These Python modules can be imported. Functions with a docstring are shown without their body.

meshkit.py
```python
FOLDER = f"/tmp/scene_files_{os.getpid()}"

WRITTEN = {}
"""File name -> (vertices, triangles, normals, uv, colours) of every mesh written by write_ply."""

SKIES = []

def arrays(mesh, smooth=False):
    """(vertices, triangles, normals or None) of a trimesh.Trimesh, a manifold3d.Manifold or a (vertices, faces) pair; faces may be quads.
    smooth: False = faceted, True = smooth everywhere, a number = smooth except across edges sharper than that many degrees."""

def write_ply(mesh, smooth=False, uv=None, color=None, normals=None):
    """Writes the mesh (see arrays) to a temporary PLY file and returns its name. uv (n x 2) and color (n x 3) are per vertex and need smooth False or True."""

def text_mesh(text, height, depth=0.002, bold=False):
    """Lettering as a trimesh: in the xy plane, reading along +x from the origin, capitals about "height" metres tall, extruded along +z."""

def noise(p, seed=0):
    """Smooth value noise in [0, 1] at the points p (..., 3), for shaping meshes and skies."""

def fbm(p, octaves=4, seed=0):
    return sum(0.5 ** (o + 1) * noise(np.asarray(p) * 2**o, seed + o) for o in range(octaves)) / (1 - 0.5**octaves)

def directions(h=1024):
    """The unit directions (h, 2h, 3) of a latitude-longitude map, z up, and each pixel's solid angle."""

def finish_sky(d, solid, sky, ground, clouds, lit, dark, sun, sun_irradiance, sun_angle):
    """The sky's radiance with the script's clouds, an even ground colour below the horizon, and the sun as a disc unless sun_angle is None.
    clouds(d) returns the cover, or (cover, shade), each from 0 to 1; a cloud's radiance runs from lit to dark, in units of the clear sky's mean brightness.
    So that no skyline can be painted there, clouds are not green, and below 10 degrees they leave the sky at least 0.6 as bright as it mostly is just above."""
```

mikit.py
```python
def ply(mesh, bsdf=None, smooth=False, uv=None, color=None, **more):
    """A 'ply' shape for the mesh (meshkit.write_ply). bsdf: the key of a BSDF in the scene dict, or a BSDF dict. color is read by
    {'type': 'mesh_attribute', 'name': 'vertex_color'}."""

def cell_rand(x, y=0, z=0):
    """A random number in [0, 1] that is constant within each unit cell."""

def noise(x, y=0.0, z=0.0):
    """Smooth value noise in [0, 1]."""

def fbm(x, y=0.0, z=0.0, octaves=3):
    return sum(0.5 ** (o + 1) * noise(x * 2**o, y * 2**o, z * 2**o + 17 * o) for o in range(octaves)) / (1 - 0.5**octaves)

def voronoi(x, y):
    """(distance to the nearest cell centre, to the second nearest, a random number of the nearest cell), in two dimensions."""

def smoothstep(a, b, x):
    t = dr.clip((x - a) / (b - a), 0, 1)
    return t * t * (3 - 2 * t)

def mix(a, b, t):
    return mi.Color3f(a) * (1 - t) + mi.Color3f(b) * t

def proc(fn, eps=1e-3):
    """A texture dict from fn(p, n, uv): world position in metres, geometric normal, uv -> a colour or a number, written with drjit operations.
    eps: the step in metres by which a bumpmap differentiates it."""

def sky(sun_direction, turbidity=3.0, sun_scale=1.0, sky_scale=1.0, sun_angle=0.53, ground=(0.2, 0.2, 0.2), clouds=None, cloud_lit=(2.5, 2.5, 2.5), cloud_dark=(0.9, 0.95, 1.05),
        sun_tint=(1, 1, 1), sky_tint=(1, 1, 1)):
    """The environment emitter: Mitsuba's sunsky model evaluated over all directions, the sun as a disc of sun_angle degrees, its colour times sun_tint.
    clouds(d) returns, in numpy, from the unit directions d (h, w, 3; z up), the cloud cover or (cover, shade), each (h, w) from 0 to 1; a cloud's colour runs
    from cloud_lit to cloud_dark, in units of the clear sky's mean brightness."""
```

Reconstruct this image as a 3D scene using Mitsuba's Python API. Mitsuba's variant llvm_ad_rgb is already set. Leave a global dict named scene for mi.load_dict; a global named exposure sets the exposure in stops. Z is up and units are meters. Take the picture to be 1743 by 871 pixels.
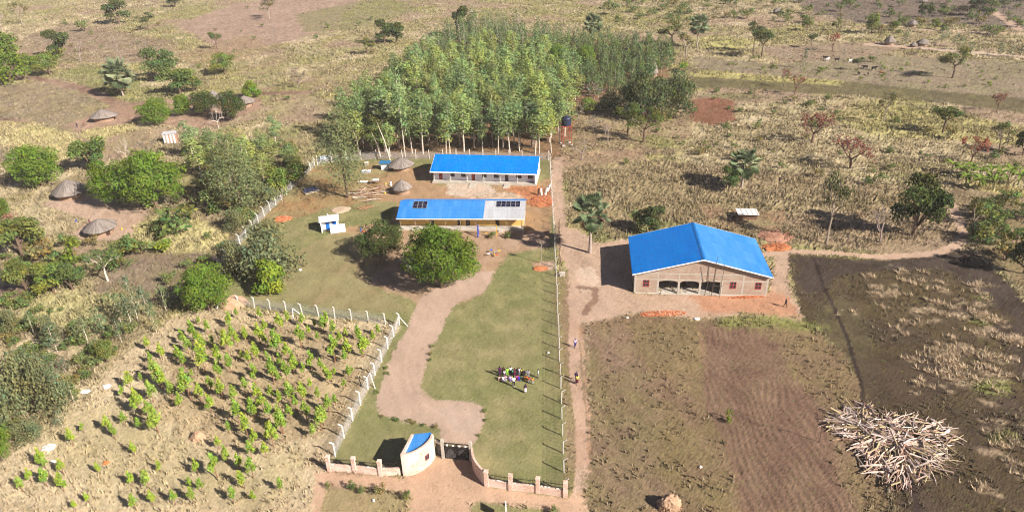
import math, random
import numpy as np, trimesh, manifold3d, shapely
import mitsuba as mi, drjit as dr
import mikit, meshkit
from mikit import proc
T = mi.ScalarTransform4f
scene, labels = {}, {}

# ------------------------------------------------------------------ camera, sky, exposure
F, CX, CY, HORIZON, TILT, ALT = 1200.0, 871.5, 435.5, -200.0, 0.032, 60.0
_p = math.atan((CY - HORIZON) * math.cos(math.atan(TILT)) / F)
_fw = np.array([0, math.cos(_p), -math.sin(_p)])
_r0 = np.array([1.0, 0, 0]); _u0 = np.cross(_r0, _fw); _a = math.atan(TILT)
_rt = math.cos(_a) * _r0 - math.sin(_a) * _u0
_up = math.sin(_a) * _r0 + math.cos(_a) * _u0
EYE = np.array([0, 0, ALT])
scene['camera'] = {'type': 'perspective', 'fov': 2 * math.degrees(math.atan(871.5 / F)), 'fov_axis': 'x', 'near_clip': 1.0, 'far_clip': 9000.0,
                   'to_world': T().look_at(origin=EYE.tolist(), target=(EYE + _fw).tolist(), up=_up.tolist())}
SUN_AZ, SUN_EL = math.radians(-36), math.radians(33.5)
scene['sky'] = mikit.sky([math.cos(SUN_AZ) * math.cos(SUN_EL), math.sin(SUN_AZ) * math.cos(SUN_EL), math.sin(SUN_EL)], turbidity=3.0, sky_scale=0.3, sky_tint=(1.2, 0.88, 0.95),
                         sun_tint=(0.89, 0.99, 1.25), ground=(0.2, 0.17, 0.1))
exposure = 3.1


def G(px, py, z=0.0):
    """Survey: the point at height z on the line of sight of a picture position."""
    d = (px - CX) * _rt - (py - CY) * _up + F * _fw
    return EYE + d * ((z - ALT) / d[2])


def depth(g):
    return float((np.asarray(g, float) - EYE) @ _fw)


def mpp(g):
    return depth(g) / F


def height_at(px, py, ty):
    """Height of a thing whose foot and top were surveyed."""
    v = G(px, py) - EYE
    s = (CY - ty) / F
    return max(0.3, (v @ _up - s * (v @ _fw)) / (s * _fw[2] - _up[2]))


# ------------------------------------------------------------------ helpers
def ref(b):
    return {'type': 'ref', 'id': b}


VC = {'type': 'mesh_attribute', 'name': 'vertex_color'}


def two(b):
    return {'type': 'twosided', 'bsdf': b}


scene['matte'] = two({'type': 'diffuse', 'reflectance': VC})
scene['painted'] = two({'type': 'principled', 'base_color': VC, 'roughness': 0.5, 'specular': 0.4})
scene['leaf'] = {'type': 'principledthin', 'base_color': VC, 'roughness': 0.6, 'diff_trans': 0.55, 'spec_trans': 0.0}
scene['glossy_dark'] = two({'type': 'principled', 'base_color': VC, 'roughness': 0.18, 'specular': 0.5})


def srgb(r, g, b):
    c = np.array([r, g, b]) / 255.0
    return tuple(np.where(c < 0.04, c / 12.92, ((c + 0.055) / 1.055) ** 2.4))


def numbered(name):
    if name not in scene and name not in labels and not any(k.startswith(name + '__') for k in (name,)):
        if name not in USED:
            USED.add(name); return name
    i = USED_N.get(name, 0)
    while True:
        i += 1
        k = f'{name}_{i:03d}'
        if k not in USED:
            USED_N[name] = i; USED.add(k); return k


USED, USED_N = set(), {}


class MB:
    """Collects faces of one mesh with colours and uv in metres."""

    def __init__(self, color=(0.5, 0.5, 0.5)):
        self.v, self.f, self.c, self.uv, self.n, self.color = [], [], [], [], 0, color

    def add(self, v, f, color=None, uv=None):
        v = np.asarray(v, float).reshape(-1, 3); f = np.asarray(f, int)
        if f.shape[1] == 4:
            f = np.vstack([f[:, [0, 1, 2]], f[:, [0, 2, 3]]])
        c = np.asarray(self.color if color is None else color, float)
        self.v.append(v); self.f.append(f + self.n)
        self.c.append(np.broadcast_to(c, (len(v), 3)))
        self.uv.append(np.zeros((len(v), 2)) if uv is None else np.asarray(uv, float))
        self.n += len(v)
        return self

    def quad(self, a, b, c, d, color=None):
        p = np.array([a, b, c, d], float)
        e = p[1] - p[0]; L = np.linalg.norm(e) + 1e-9; e = e / L
        n = np.cross(e, p[3] - p[0]); h = np.cross(n, e); h /= np.linalg.norm(h) + 1e-9
        q = p - p[0]
        off = np.array([p[0] @ e, p[0] @ h])
        self.add(p, [[0, 1, 2, 3]], color, np.stack([q @ e, q @ h], 1) + off)
        return self

    def box(self, x0, x1, y0, y1, z0, z1, color=None, fr=None):
        P = np.array([[x, y, z] for z in (z0, z1) for y in (y0, y1) for x in (x0, x1)], float)
        if fr is not None:
            P = fr(P)
        for a, b, c, d in ((0, 1, 5, 4), (1, 3, 7, 5), (3, 2, 6, 7), (2, 0, 4, 6), (4, 5, 7, 6), (0, 2, 3, 1)):
            self.quad(P[a], P[b], P[c], P[d], color)
        return self

    def beam(self, p0, p1, w, h=None, color=None):
        """A square bar from p0 to p1."""
        p0, p1 = np.asarray(p0, float), np.asarray(p1, float); h = w if h is None else h
        d = p1 - p0; d /= np.linalg.norm(d)
        a = np.cross(d, [0, 0, 1] if abs(d[2]) < 0.95 else [1, 0, 0]); a /= np.linalg.norm(a)
        b = np.cross(a, d)
        o = [(-a * w - b * h) / 2, (a * w - b * h) / 2, (a * w + b * h) / 2, (-a * w + b * h) / 2]
        A, B = [p0 + x for x in o], [p1 + x for x in o]
        for i in range(4):
            j = (i + 1) % 4
            self.quad(A[i], A[j], B[j], B[i], color)
        self.quad(*A[::-1], color); self.quad(*B, color)
        return self

    def tube(self, pts, radii, sides=6, color=None, cap=True):
        p = np.asarray(pts, float); r = np.broadcast_to(radii, (len(p),)).astype(float)
        t = np.gradient(p, axis=0); t /= np.linalg.norm(t, axis=1, keepdims=True) + 1e-12
        a = np.cross(t, np.where(np.abs(t[:, 2:]) < 0.9, [0, 0, 1.0], [1.0, 0, 0])); a /= np.linalg.norm(a, axis=1, keepdims=True) + 1e-12
        for i in range(1, len(a)):
            if a[i] @ a[i - 1] < 0:
                a[i] = -a[i]
        b = np.cross(t, a); ang = np.arange(sides) * 2 * np.pi / sides
        v = p[:, None] + r[:, None, None] * (np.cos(ang)[None, :, None] * a[:, None] + np.sin(ang)[None, :, None] * b[:, None])
        i, j = np.meshgrid(np.arange(len(p) - 1), np.arange(sides), indexing='ij')
        q = np.stack([i * sides + j, i * sides + (j + 1) % sides, (i + 1) * sides + (j + 1) % sides, (i + 1) * sides + j], -1).reshape(-1, 4)
        L = np.concatenate([[0], np.cumsum(np.linalg.norm(np.diff(p, axis=0), axis=1))])
        uv = np.stack([np.broadcast_to(ang[None], (len(p), sides)), np.broadcast_to(L[:, None], (len(p), sides))], -1).reshape(-1, 2)
        self.add(v.reshape(-1, 3), q, color, uv)
        if cap and r[-1] > 0.02:
            k = len(p) - 1
            self.add(np.vstack([v[k], p[k]]), [[s, (s + 1) % sides, sides] for s in range(sides)], color)
        return self

    def lathe(self, prof, sides=20, center=(0, 0, 0), color=None, wob=None):
        prof = np.asarray(prof, float); ang = np.arange(sides) * 2 * np.pi / sides
        r = np.broadcast_to(prof[:, :1], (len(prof), sides)).copy(); z = np.broadcast_to(prof[:, 1:2], (len(prof), sides)).copy()
        if wob is not None:
            r, z = wob(r, z, ang)
        v = np.stack([r * np.cos(ang), r * np.sin(ang), z], -1) + np.asarray(center, float)
        i, j = np.meshgrid(np.arange(len(prof) - 1), np.arange(sides), indexing='ij')
        q = np.stack([i * sides + j, i * sides + (j + 1) % sides, (i + 1) * sides + (j + 1) % sides, (i + 1) * sides + j], -1).reshape(-1, 4)
        L = np.concatenate([[0], np.cumsum(np.linalg.norm(np.diff(prof, axis=0), axis=1))])
        uv = np.stack([np.broadcast_to(ang[None] * max(prof[:, 0]), z.shape), np.broadcast_to(L[:, None], z.shape)], -1).reshape(-1, 2)
        self.add(v.reshape(-1, 3), q, color, uv)
        return self

    def sphere(self, c, r, sub=1, color=None, jitter=0.0, rng=None):
        m = trimesh.creation.icosphere(subdivisions=sub)
        v = np.array(m.vertices)
        if jitter:
            v = v * (1 + jitter * (meshkit.noise(v * 2 + (rng or random.Random(1)).random() * 50)[:, None] - 0.5) * 2)
        self.add(v * np.asarray(r, float) + np.asarray(c, float), m.faces, color)
        return self

    def trimesh(self, m, color=None):
        if hasattr(m, 'to_mesh'):
            mm = m.to_mesh(); self.add(mm.vert_properties[:, :3], mm.tri_verts, color)
        else:
            self.add(m.vertices, m.faces, color)
        return self

    def arrays(self):
        return np.vstack(self.v), np.vstack(self.f), np.vstack(self.c), np.vstack(self.uv)

    def ply(self, bsdf, smooth=False, **more):
        v, f, c, uv = self.arrays()
        return mikit.ply((v, f), bsdf, smooth=smooth, uv=uv, color=c, **more)


def put(name, mb, bsdf, parent=None, to_world=None, smooth=False):
    """ONE entry of the scene; mb is a MB or a ready ply dict."""
    key = numbered(f'{parent}__{name}' if parent else name)
    d = mb.ply(bsdf, smooth) if isinstance(mb, MB) else dict(mb)
    if to_world is not None:
        d['to_world'] = to_world
    scene[key] = d
    return key


def thing(name, label, cat, group=None):
    key = numbered(name)
    labels[key] = {'label': label, 'category': cat}
    if group:
        labels[key]['group'] = group
    return key


def tag(key, label, cat, group=None):
    labels[key] = {'label': label, 'category': cat}
    if group:
        labels[key]['group'] = group
    return key


def structure(name, mb, bsdf, smooth=False):
    k = put(name, mb, bsdf, smooth=smooth)
    labels[k] = {'kind': 'structure'}
    return k


def group_of(name, **parts):
    scene[name] = {'type': 'shapegroup', **parts}
    return name


def copy_of(grp, key, M):
    scene[key] = {'type': 'instance', 'shapegroup': ref(grp), 'to_world': M}
    return key


def frame(o, deg):
    """Local building frame: x along the front, y to the back."""
    a = math.radians(deg); o = np.asarray(o, float)
    def fr(p):
        p = np.asarray(p, float).reshape(-1, 3)
        return np.stack([o[0] + p[:, 0] * math.cos(a) - p[:, 1] * math.sin(a), o[1] + p[:, 0] * math.sin(a) + p[:, 1] * math.cos(a), o[2] + p[:, 2]], 1)
    return fr


def at(x, y, z=0, rot=0, s=1.0):
    t = T().translate([float(x), float(y), float(z)])
    if rot:
        t = t @ T().rotate([0, 0, 1], float(rot))
    return t @ T().scale(s if isinstance(s, (int, float)) else [float(q) for q in s])


# ------------------------------------------------------------------ materials with pattern
def roof_fn(base, fade):
    def fn(p, n, uv):
        sheet = mikit.cell_rand(uv.x / 0.9, dr.floor(uv.y / 3.6), 3.0)
        rib = 0.5 + 0.5 * dr.cos(uv.x * (2 * math.pi / 0.3))
        lap = dr.select((uv.y / 2.6 - dr.floor(uv.y / 2.6)) < 0.03, 0.82, 1.0) * dr.select((uv.x / 0.9 - dr.floor(uv.x / 0.9)) < 0.06, 0.88, 1.0)
        stain = mikit.fbm(uv.x * 0.8, uv.y * 0.25, 3.0, 4)
        c = mikit.mix(base, fade, dr.clip(0.7 * stain + 0.5 * sheet - 0.15, 0, 1))
        return c * lap * (0.93 + 0.10 * rib) * (0.95 + 0.1 * mikit.fbm(uv.x * 3, uv.y * 2, 1.0, 2))
    return fn


def rib_fn(p, n, uv):
    return dr.abs(dr.sin(uv.x * (math.pi / 0.3)))


def roof_mat(key, base, fade, rough=0.42):
    scene[key] = two({'type': 'bumpmap', 'arbitrary': {**proc(rib_fn, 0.03)}, 'scale': 0.012,
                      'bsdf': {'type': 'principled', 'base_color': proc(roof_fn(base, fade)), 'roughness': rough, 'specular': 0.2}})


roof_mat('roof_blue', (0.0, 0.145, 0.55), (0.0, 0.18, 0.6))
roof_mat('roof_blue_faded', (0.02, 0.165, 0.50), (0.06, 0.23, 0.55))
roof_mat('roof_zinc', (0.40, 0.43, 0.47), (0.30, 0.31, 0.33), 0.45)


def brick_fn(a, b, mortar, wash):
    def fn(p, n, uv):
        row = dr.floor(uv.y / 0.1)
        sx = uv.x / 0.27 + 0.5 * (row - 2 * dr.floor(row / 2))
        r = mikit.cell_rand(sx, row, 5.0)
        fx, fy = sx - dr.floor(sx), uv.y / 0.1 - row
        m = dr.select((fx < 0.07) | (fy < 0.16), 1.0, 0.0)
        c = mikit.mix(mikit.mix(a, b, r), mortar, m)
        w = mikit.smoothstep(0.42, 0.7, mikit.fbm(uv.x * 0.7, uv.y * 0.9, 2.0, 4))
        return mikit.mix(c, wash, w * 0.75)
    return fn


scene['brick_hall'] = two({'type': 'diffuse', 'reflectance': proc(brick_fn((0.29, 0.205, 0.155), (0.39, 0.295, 0.235), (0.40, 0.35, 0.29), (0.40, 0.33, 0.27)))})
scene['brick_gate'] = two({'type': 'diffuse', 'reflectance': proc(brick_fn((0.47, 0.27, 0.20), (0.62, 0.47, 0.39), (0.62, 0.54, 0.47), (0.70, 0.61, 0.54)))})


def thatch_fn(p, n, uv):
    s = mikit.fbm(uv.x * 5.0, uv.y * 0.7, 2.0, 3)
    w = mikit.fbm(p.x * 0.8, p.y * 0.8, p.z * 0.8, 3)
    return mikit.mix((0.085, 0.075, 0.07), (0.30, 0.265, 0.24), dr.clip(s * 0.9 + 0.5 * (w - 0.5) + 0.08, 0, 1))


scene['thatch'] = two({'type': 'diffuse', 'reflectance': proc(thatch_fn)})


def plaster_fn(col):
    def fn(p, n, uv):
        w = mikit.fbm(p.x * 0.9, p.y * 0.9, p.z * 1.4, 4)
        return mi.Color3f(col) * (0.82 + 0.3 * w)
    return fn


for k_, c_ in (('plaster_white', (0.80, 0.80, 0.83)), ('plaster_yellow', (0.62, 0.40, 0.13)), ('concrete', (0.44, 0.41, 0.36)), ('mud', (0.30, 0.21, 0.15)), ('soil_red', (0.42, 0.17, 0.08)),
               ('soil_tan', (0.40, 0.27, 0.18)), ('soil_pink', (0.36, 0.2, 0.14)), ('sand_heap', (0.42, 0.33, 0.24))):
    scene[k_] = two({'type': 'diffuse', 'reflectance': proc(plaster_fn(c_))})

# ------------------------------------------------------------------ the ground: one sheet, coloured and raised by zones
def poly(*px):
    return shapely.Polygon([G(x, y)[:2] for x, y in px]).buffer(0)


def line(w, *px):
    return shapely.LineString([G(x, y)[:2] for x, y in px]).buffer(w / 2)


def hx(x, y, s=1.0, seed=0):
    return meshkit.noise(np.stack([x * s, y * s, np.full_like(x, seed * 7.3)], -1), seed)


def hf(x, y, s=1.0, o=3, seed=0):
    return meshkit.fbm(np.stack([x * s, y * s, np.full_like(x, seed * 7.3)], -1), o, seed)


def sst(a, b, x):
    t = np.clip((x - a) / (b - a), 0, 1)
    return t * t * (3 - 2 * t)


# (polygon, colours a / b mixed by noise, edge raggedness in m, strength, tall grass 0..1, bump m)
STRAW, STRAW2 = (0.335, 0.285, 0.18), (0.215, 0.18, 0.105)
GRN, GRN2 = (0.16, 0.168, 0.06), (0.11, 0.125, 0.045)
LAWN, LAWN2 = (0.15, 0.165, 0.065), (0.215, 0.195, 0.10)
DIRT, DIRT2 = (0.39, 0.285, 0.22), (0.325, 0.23, 0.17)
RED, RED2 = (0.33, 0.125, 0.06), (0.36, 0.17, 0.09)
BURNT, BURNT2 = (0.04, 0.031, 0.03), (0.062, 0.046, 0.04)
TILL, TILL2 = (0.118, 0.07, 0.056), (0.085, 0.05, 0.042)
OLIVE, OLIVE2 = (0.09, 0.078, 0.045), (0.135, 0.105, 0.065)
PASTURE, PASTURE2 = (0.20, 0.16, 0.122), (0.175, 0.16, 0.095)
ZONES = [
    # far left and top
    (poly((-40, 150), (90, 135), (200, 185), (130, 225), (60, 215), (-40, 260)), PASTURE, STRAW2, 3, .75, .1, .1),
    (poly((300, 42), (395, 8), (480, -5), (620, -5), (570, 45), (480, 75), (390, 90), (310, 52)), (0.31, 0.225, 0.18), (0.25, 0.175, 0.14), 5, .9, 0, .1),
    (poly((500, 25), (650, -5), (720, 15), (600, 50), (520, 55)), PASTURE2, GRN, 4, .7, .1, .1),
    (poly((290, 95), (420, 60), (470, 85), (400, 105), (320, 110)), (0.25, 0.165, 0.10), STRAW2, 5, .6, .3, .1),
    (poly((40, 60), (120, 40), (300, 70), (280, 110), (100, 105)), (0.20, 0.14, 0.10), PASTURE, 6, .7, .1, .1),
    (poly((90, 130), (150, 110), (250, 130), (200, 165)), GRN, GRN2, 4, .6, .5, .2),
    (line(5.0, (-60, 128), (60, 133), (140, 150), (210, 180), (330, 168), (440, 160), (520, 158)), DIRT2, TILL, 2, .95, 0, .03),
    (poly((110, 212), (190, 182), (290, 172), (440, 158), (450, 185), (330, 225), (270, 212), (240, 200), (200, 235), (130, 225)), DIRT2, (0.23, 0.15, 0.11), 2, .95, 0, .05),
    (poly((180, 235), (280, 215), (290, 235), (230, 270), (170, 268)), DIRT2, STRAW2, 3, .7, 0, .08),
    (poly((-60, 195), (60, 205), (20, 230), (-60, 240)), TILL, DIRT2, 2, .8, 0, .05),
    # right, far
    (poly((1165, 95), (1320, 110), (1480, 95), (1743, 105), (1850, 140), (1850, 185), (1500, 150), (1330, 140), (1190, 118)), PASTURE, PASTURE2, 4, .9, .05, .1),
    (poly((1170, 128), (1320, 132), (1450, 140), (1600, 155), (1850, 178), (1850, 215), (1720, 190), (1540, 170), (1400, 160), (1240, 150), (1180, 150)), (0.085, 0.075, 0.045), (0.115, 0.105, 0.05), 3, .9, 0, .08),
    (poly((1350, -10), (1760, -5), (1860, 60), (1600, 40), (1470, 42), (1380, 22)), (0.085, 0.07, 0.07), (0.13, 0.10, 0.085), 6, .85, .05, .1),
    (poly((1290, 80), (1500, 70), (1560, 82), (1480, 96), (1330, 108)), PASTURE, (0.21, 0.15, 0.11), 5, .8, 0, .1),
    (line(3.2, (1440, 46), (1530, 50), (1620, 54), (1760, 58)), (0.36, 0.27, 0.2), DIRT, 1.5, .8, 0, 0),
    (line(4.5, (1480, 76), (1560, 81), (1620, 87), (1680, 92), (1760, 99)), (0.42, 0.35, 0.28), DIRT, .6, .95, 0, 0),
    (line(4.0, (1690, 20), (1715, 36), (1735, 52)), (0.36, 0.27, 0.2), DIRT, .8, .9, 0, 0),
    (poly((1165, 172), (1215, 165), (1250, 172), (1252, 205), (1215, 214), (1168, 205)), (0.185, 0.085, 0.055), (0.15, 0.075, 0.05), 2, .95, 0, .1),
    (poly((1180, 160), (1260, 158), (1330, 165), (1260, 172)), GRN, OLIVE, 3, .7, .2, .1),
    (poly((930, 160), (1060, 175), (1180, 190), (1170, 240), (1100, 262), (950, 262)), (0.19, 0.125, 0.085), STRAW2, 3, .7, .25, .15),
    (poly((945, 262), (1090, 255), (1110, 275), (960, 285)), (0.22, 0.14, 0.10), DIRT2, 2.5, .7, .1, .1),
    # plantation floor
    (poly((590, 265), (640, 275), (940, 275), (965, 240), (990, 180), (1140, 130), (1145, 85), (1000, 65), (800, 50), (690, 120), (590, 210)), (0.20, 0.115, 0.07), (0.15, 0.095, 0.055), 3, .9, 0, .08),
    # right of the track: drab brown grass
    (poly((965, 285), (1120, 275), (1420, 300), (1620, 330), (1640, 400), (1420, 425), (1330, 415), (1100, 370), (1050, 410), (1000, 380), (955, 300)), (0.26, 0.20, 0.13), (0.18, 0.14, 0.085), 3, .75, .85, .3),
    (poly((1190, 345), (1330, 360), (1340, 420), (1300, 400), (1200, 375)), (0.22, 0.12, 0.08), STRAW2, 3, .8, .2, .15),
    (poly((1610, 310), (1760, 330), (1860, 420), (1860, 560), (1743, 500), (1650, 415), (1635, 370)), (0.20, 0.15, 0.095), OLIVE2, 2.5, .8, .15, .15),
    # left thicket ground
    (poly((330, 260), (470, 230), (530, 280), (440, 370), (380, 460), (300, 400), (320, 330)), OLIVE2, STRAW2, 3, .7, .4, .2),
    (poly((150, 430), (290, 400), (370, 440), (340, 520), (230, 500), (160, 500)), (0.19, 0.145, 0.12), OLIVE2, 3, .75, .1, .1),
    (poly((-60, 485), (40, 485), (60, 500), (-60, 525)), (0.24, 0.185, 0.165), TILL, 1.5, .8, 0, .05),
    (poly((60, 500), (220, 500), (180, 560), (90, 560), (20, 545)), (0.34, 0.33, 0.165), (0.28, 0.26, 0.125), 3, .8, .9, .25),
    # yellow grass banks
    (poly((225, 400), (270, 365), (340, 375), (385, 400), (370, 430), (300, 430), (240, 425)), (0.40, 0.36, 0.19), (0.33, 0.31, 0.13), 2, .85, 1.0, .25),
    (poly((-40, 205), (60, 210), (130, 230), (145, 262), (90, 275), (30, 250), (-40, 245)), (0.42, 0.37, 0.2), (0.34, 0.31, 0.14), 3, .8, 1.0, .25),
    (poly((140, 222), (230, 210), (232, 222), (180, 235), (140, 236)), (0.40, 0.36, 0.17), (0.34, 0.31, 0.14), 1.5, .85, 1.0, .25),
    (poly((1175, 118), (1260, 125), (1440, 138), (1430, 146), (1300, 138), (1180, 130)), (0.36, 0.33, 0.13), (0.3, 0.28, 0.12), 2, .8, .9, .25),
    (poly((1170, 62), (1300, 68), (1260, 84), (1180, 82)), (0.36, 0.34, 0.14), (0.27, 0.27, 0.1), 3, .7, .9, .25),
    (poly((1480, 170), (1743, 215), (1743, 250), (1640, 240), (1500, 235), (1400, 200)), (0.29, 0.275, 0.09), (0.24, 0.22, 0.1), 4, .65, .9, .25),
    (poly((1640, 300), (1740, 320), (1800, 330), (1800, 340), (1700, 330), (1640, 318)), (0.38, 0.33, 0.15), (0.3, 0.26, 0.12), 1.5, .8, .9, .25),
    # homestead yard
    (poly((70, 348), (100, 335), (150, 330), (200, 325), (260, 358), (235, 385), (222, 405), (150, 412), (120, 400), (150, 375), (90, 355)), (0.40, 0.30, 0.235), (0.35, 0.25, 0.185), 1.5, .95, 0, .04),
    # young pine plantation
    (poly((385, 520), (520, 540), (690, 548), (556, 800), (540, 880), (-20, 900), (-20, 800), (120, 700), (220, 600), (300, 540)), (0.48, 0.41, 0.275), (0.35, 0.28, 0.185), 2.5, .92, .22, .07),
    (poly((380, 545), (640, 560), (560, 740), (400, 760), (250, 700), (290, 620)), (0.235, 0.175, 0.105), (0.37, 0.30, 0.18), 4, .78, .3, .07),
    (poly((60, 720), (200, 680), (380, 780), (520, 760), (500, 860), (200, 860), (60, 800)), (0.33, 0.285, 0.16), (0.25, 0.235, 0.11), 5, .45, .3, .07),
    # the school compound
    (poly((560, 792), (682, 548), (520, 535), (385, 512), (376, 455), (450, 368), (536, 283), (640, 270), (935, 270), (950, 470), (964, 846), (830, 830), (690, 810)), LAWN, LAWN2, .8, .95, 0, .04),
    (poly((440, 372), (535, 283), (700, 275), (700, 330), (620, 345), (560, 355), (480, 380)), (0.30, 0.165, 0.09), LAWN2, 2.5, .75, 0, .08),
    (poly((700, 285), (740, 285), (740, 315), (912, 315), (940, 300), (940, 345), (935, 425), (880, 400), (640, 398), (560, 398), (560, 388), (660, 380), (680, 345), (620, 340), (640, 318), (660, 300)), (0.33, 0.215, 0.135), (0.27, 0.18, 0.10), 1.6, .9, 0, .04),
    (poly((600, 398), (940, 392), (938, 420), (905, 425), (862, 432), (838, 462), (824, 500), (790, 515), (715, 520), (690, 505), (610, 478), (595, 420)), (0.32, 0.21, 0.135), DIRT2, 1.5, .9, 0, .04),
    (poly((480, 440), (560, 395), (640, 400), (640, 490), (690, 530), (560, 530), (500, 510)), (0.25, 0.20, 0.115), LAWN2, 3.5, .65, 0, .03),
    (poly((755, 312), (830, 312), (850, 330), (800, 338), (760, 332)), (0.45, 0.40, 0.33), DIRT, 1.5, .9, 0, .05),
    (poly((800, 335), (870, 325), (900, 335), (890, 345), (800, 345)), (0.44, 0.36, 0.26), DIRT, 1.2, .9, 0, .2),
    (poly((855, 318), (915, 316), (936, 320), (936, 352), (905, 352), (890, 338)), RED, RED2, 1.2, .9, 0, .15),
    (poly((905, 447), (945, 444), (946, 458), (915, 462)), (0.36, 0.19, 0.11), DIRT, .8, .95, 0, .1),
    (poly((552, 832), (600, 826), (645, 831), (704, 846), (690, 900), (540, 900)), LAWN2, (0.27, 0.215, 0.12), .9, .9, .05, .05),
    (poly((803, 862), (815, 853), (957, 870), (957, 900), (803, 900)), LAWN, LAWN2, .9, .9, .05, .05),
    # driveway
    (poly((718, 505), (690, 560), (664, 612), (639, 682), (645, 706), (702, 719), (747, 728), (757, 757), (803, 760), (816, 745), (826, 716), (823, 693), (801, 683), (760, 681), (734, 680), (718, 667), (717, 655), (735, 600), (755, 550), (775, 517), (826, 497), (840, 460), (780, 470)), (0.39, 0.295, 0.235), (0.345, 0.255, 0.20), .75, .97, 0, .025),
    (poly((735, 690), (815, 690), (822, 720), (795, 750), (765, 730)), (0.39, 0.31, 0.255), (0.35, 0.27, 0.21), 1.0, .7, 0, .02),
    (line(.45, (757, 752), (768, 735), (760, 712), (725, 690), (695, 660), (690, 620), (705, 570), (730, 520)), (0.43, 0.32, 0.25), DIRT, .35, .5, 0, .01),
    (line(.45, (775, 752), (790, 730), (782, 705), (740, 684), (708, 655), (706, 615), (722, 570), (748, 520)), (0.43, 0.32, 0.25), DIRT, .35, .5, 0, .01),
    (line(1.6, (640, 500), (600, 470), (560, 500), (530, 520)), (0.28, 0.21, 0.12), LAWN2, 1.2, .5, 0, .02),
    (line(1.2, (616, 395), (590, 450), (545, 510)), (0.30, 0.225, 0.14), LAWN2, 1.0, .5, 0, .02),
    (poly((943, 462), (968, 462), (984, 650), (990, 860), (963, 850)), (0.215, 0.16, 0.10), (0.17, 0.15, 0.07), .8, .9, .08, .06),
    # track, road in front of the gate
    (line(2.6, (951, 270), (948, 300), (950, 350), (957, 395), (965, 440)), DIRT, DIRT2, .6, .9, 0, .05),
    (poly((965, 470), (990, 480), (995, 560), (1000, 640), (1010, 760), (1008, 900), (978, 900), (985, 780), (970, 640), (958, 540)), (0.23, 0.165, 0.11), (0.19, 0.135, 0.085), .9, .85, 0, .05),
    (line(1.5, (976, 500), (978, 585), (981, 650), (987, 720), (991, 800), (985, 900)), (0.36, 0.245, 0.175), DIRT, .35, .95, 0, .03),
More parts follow.
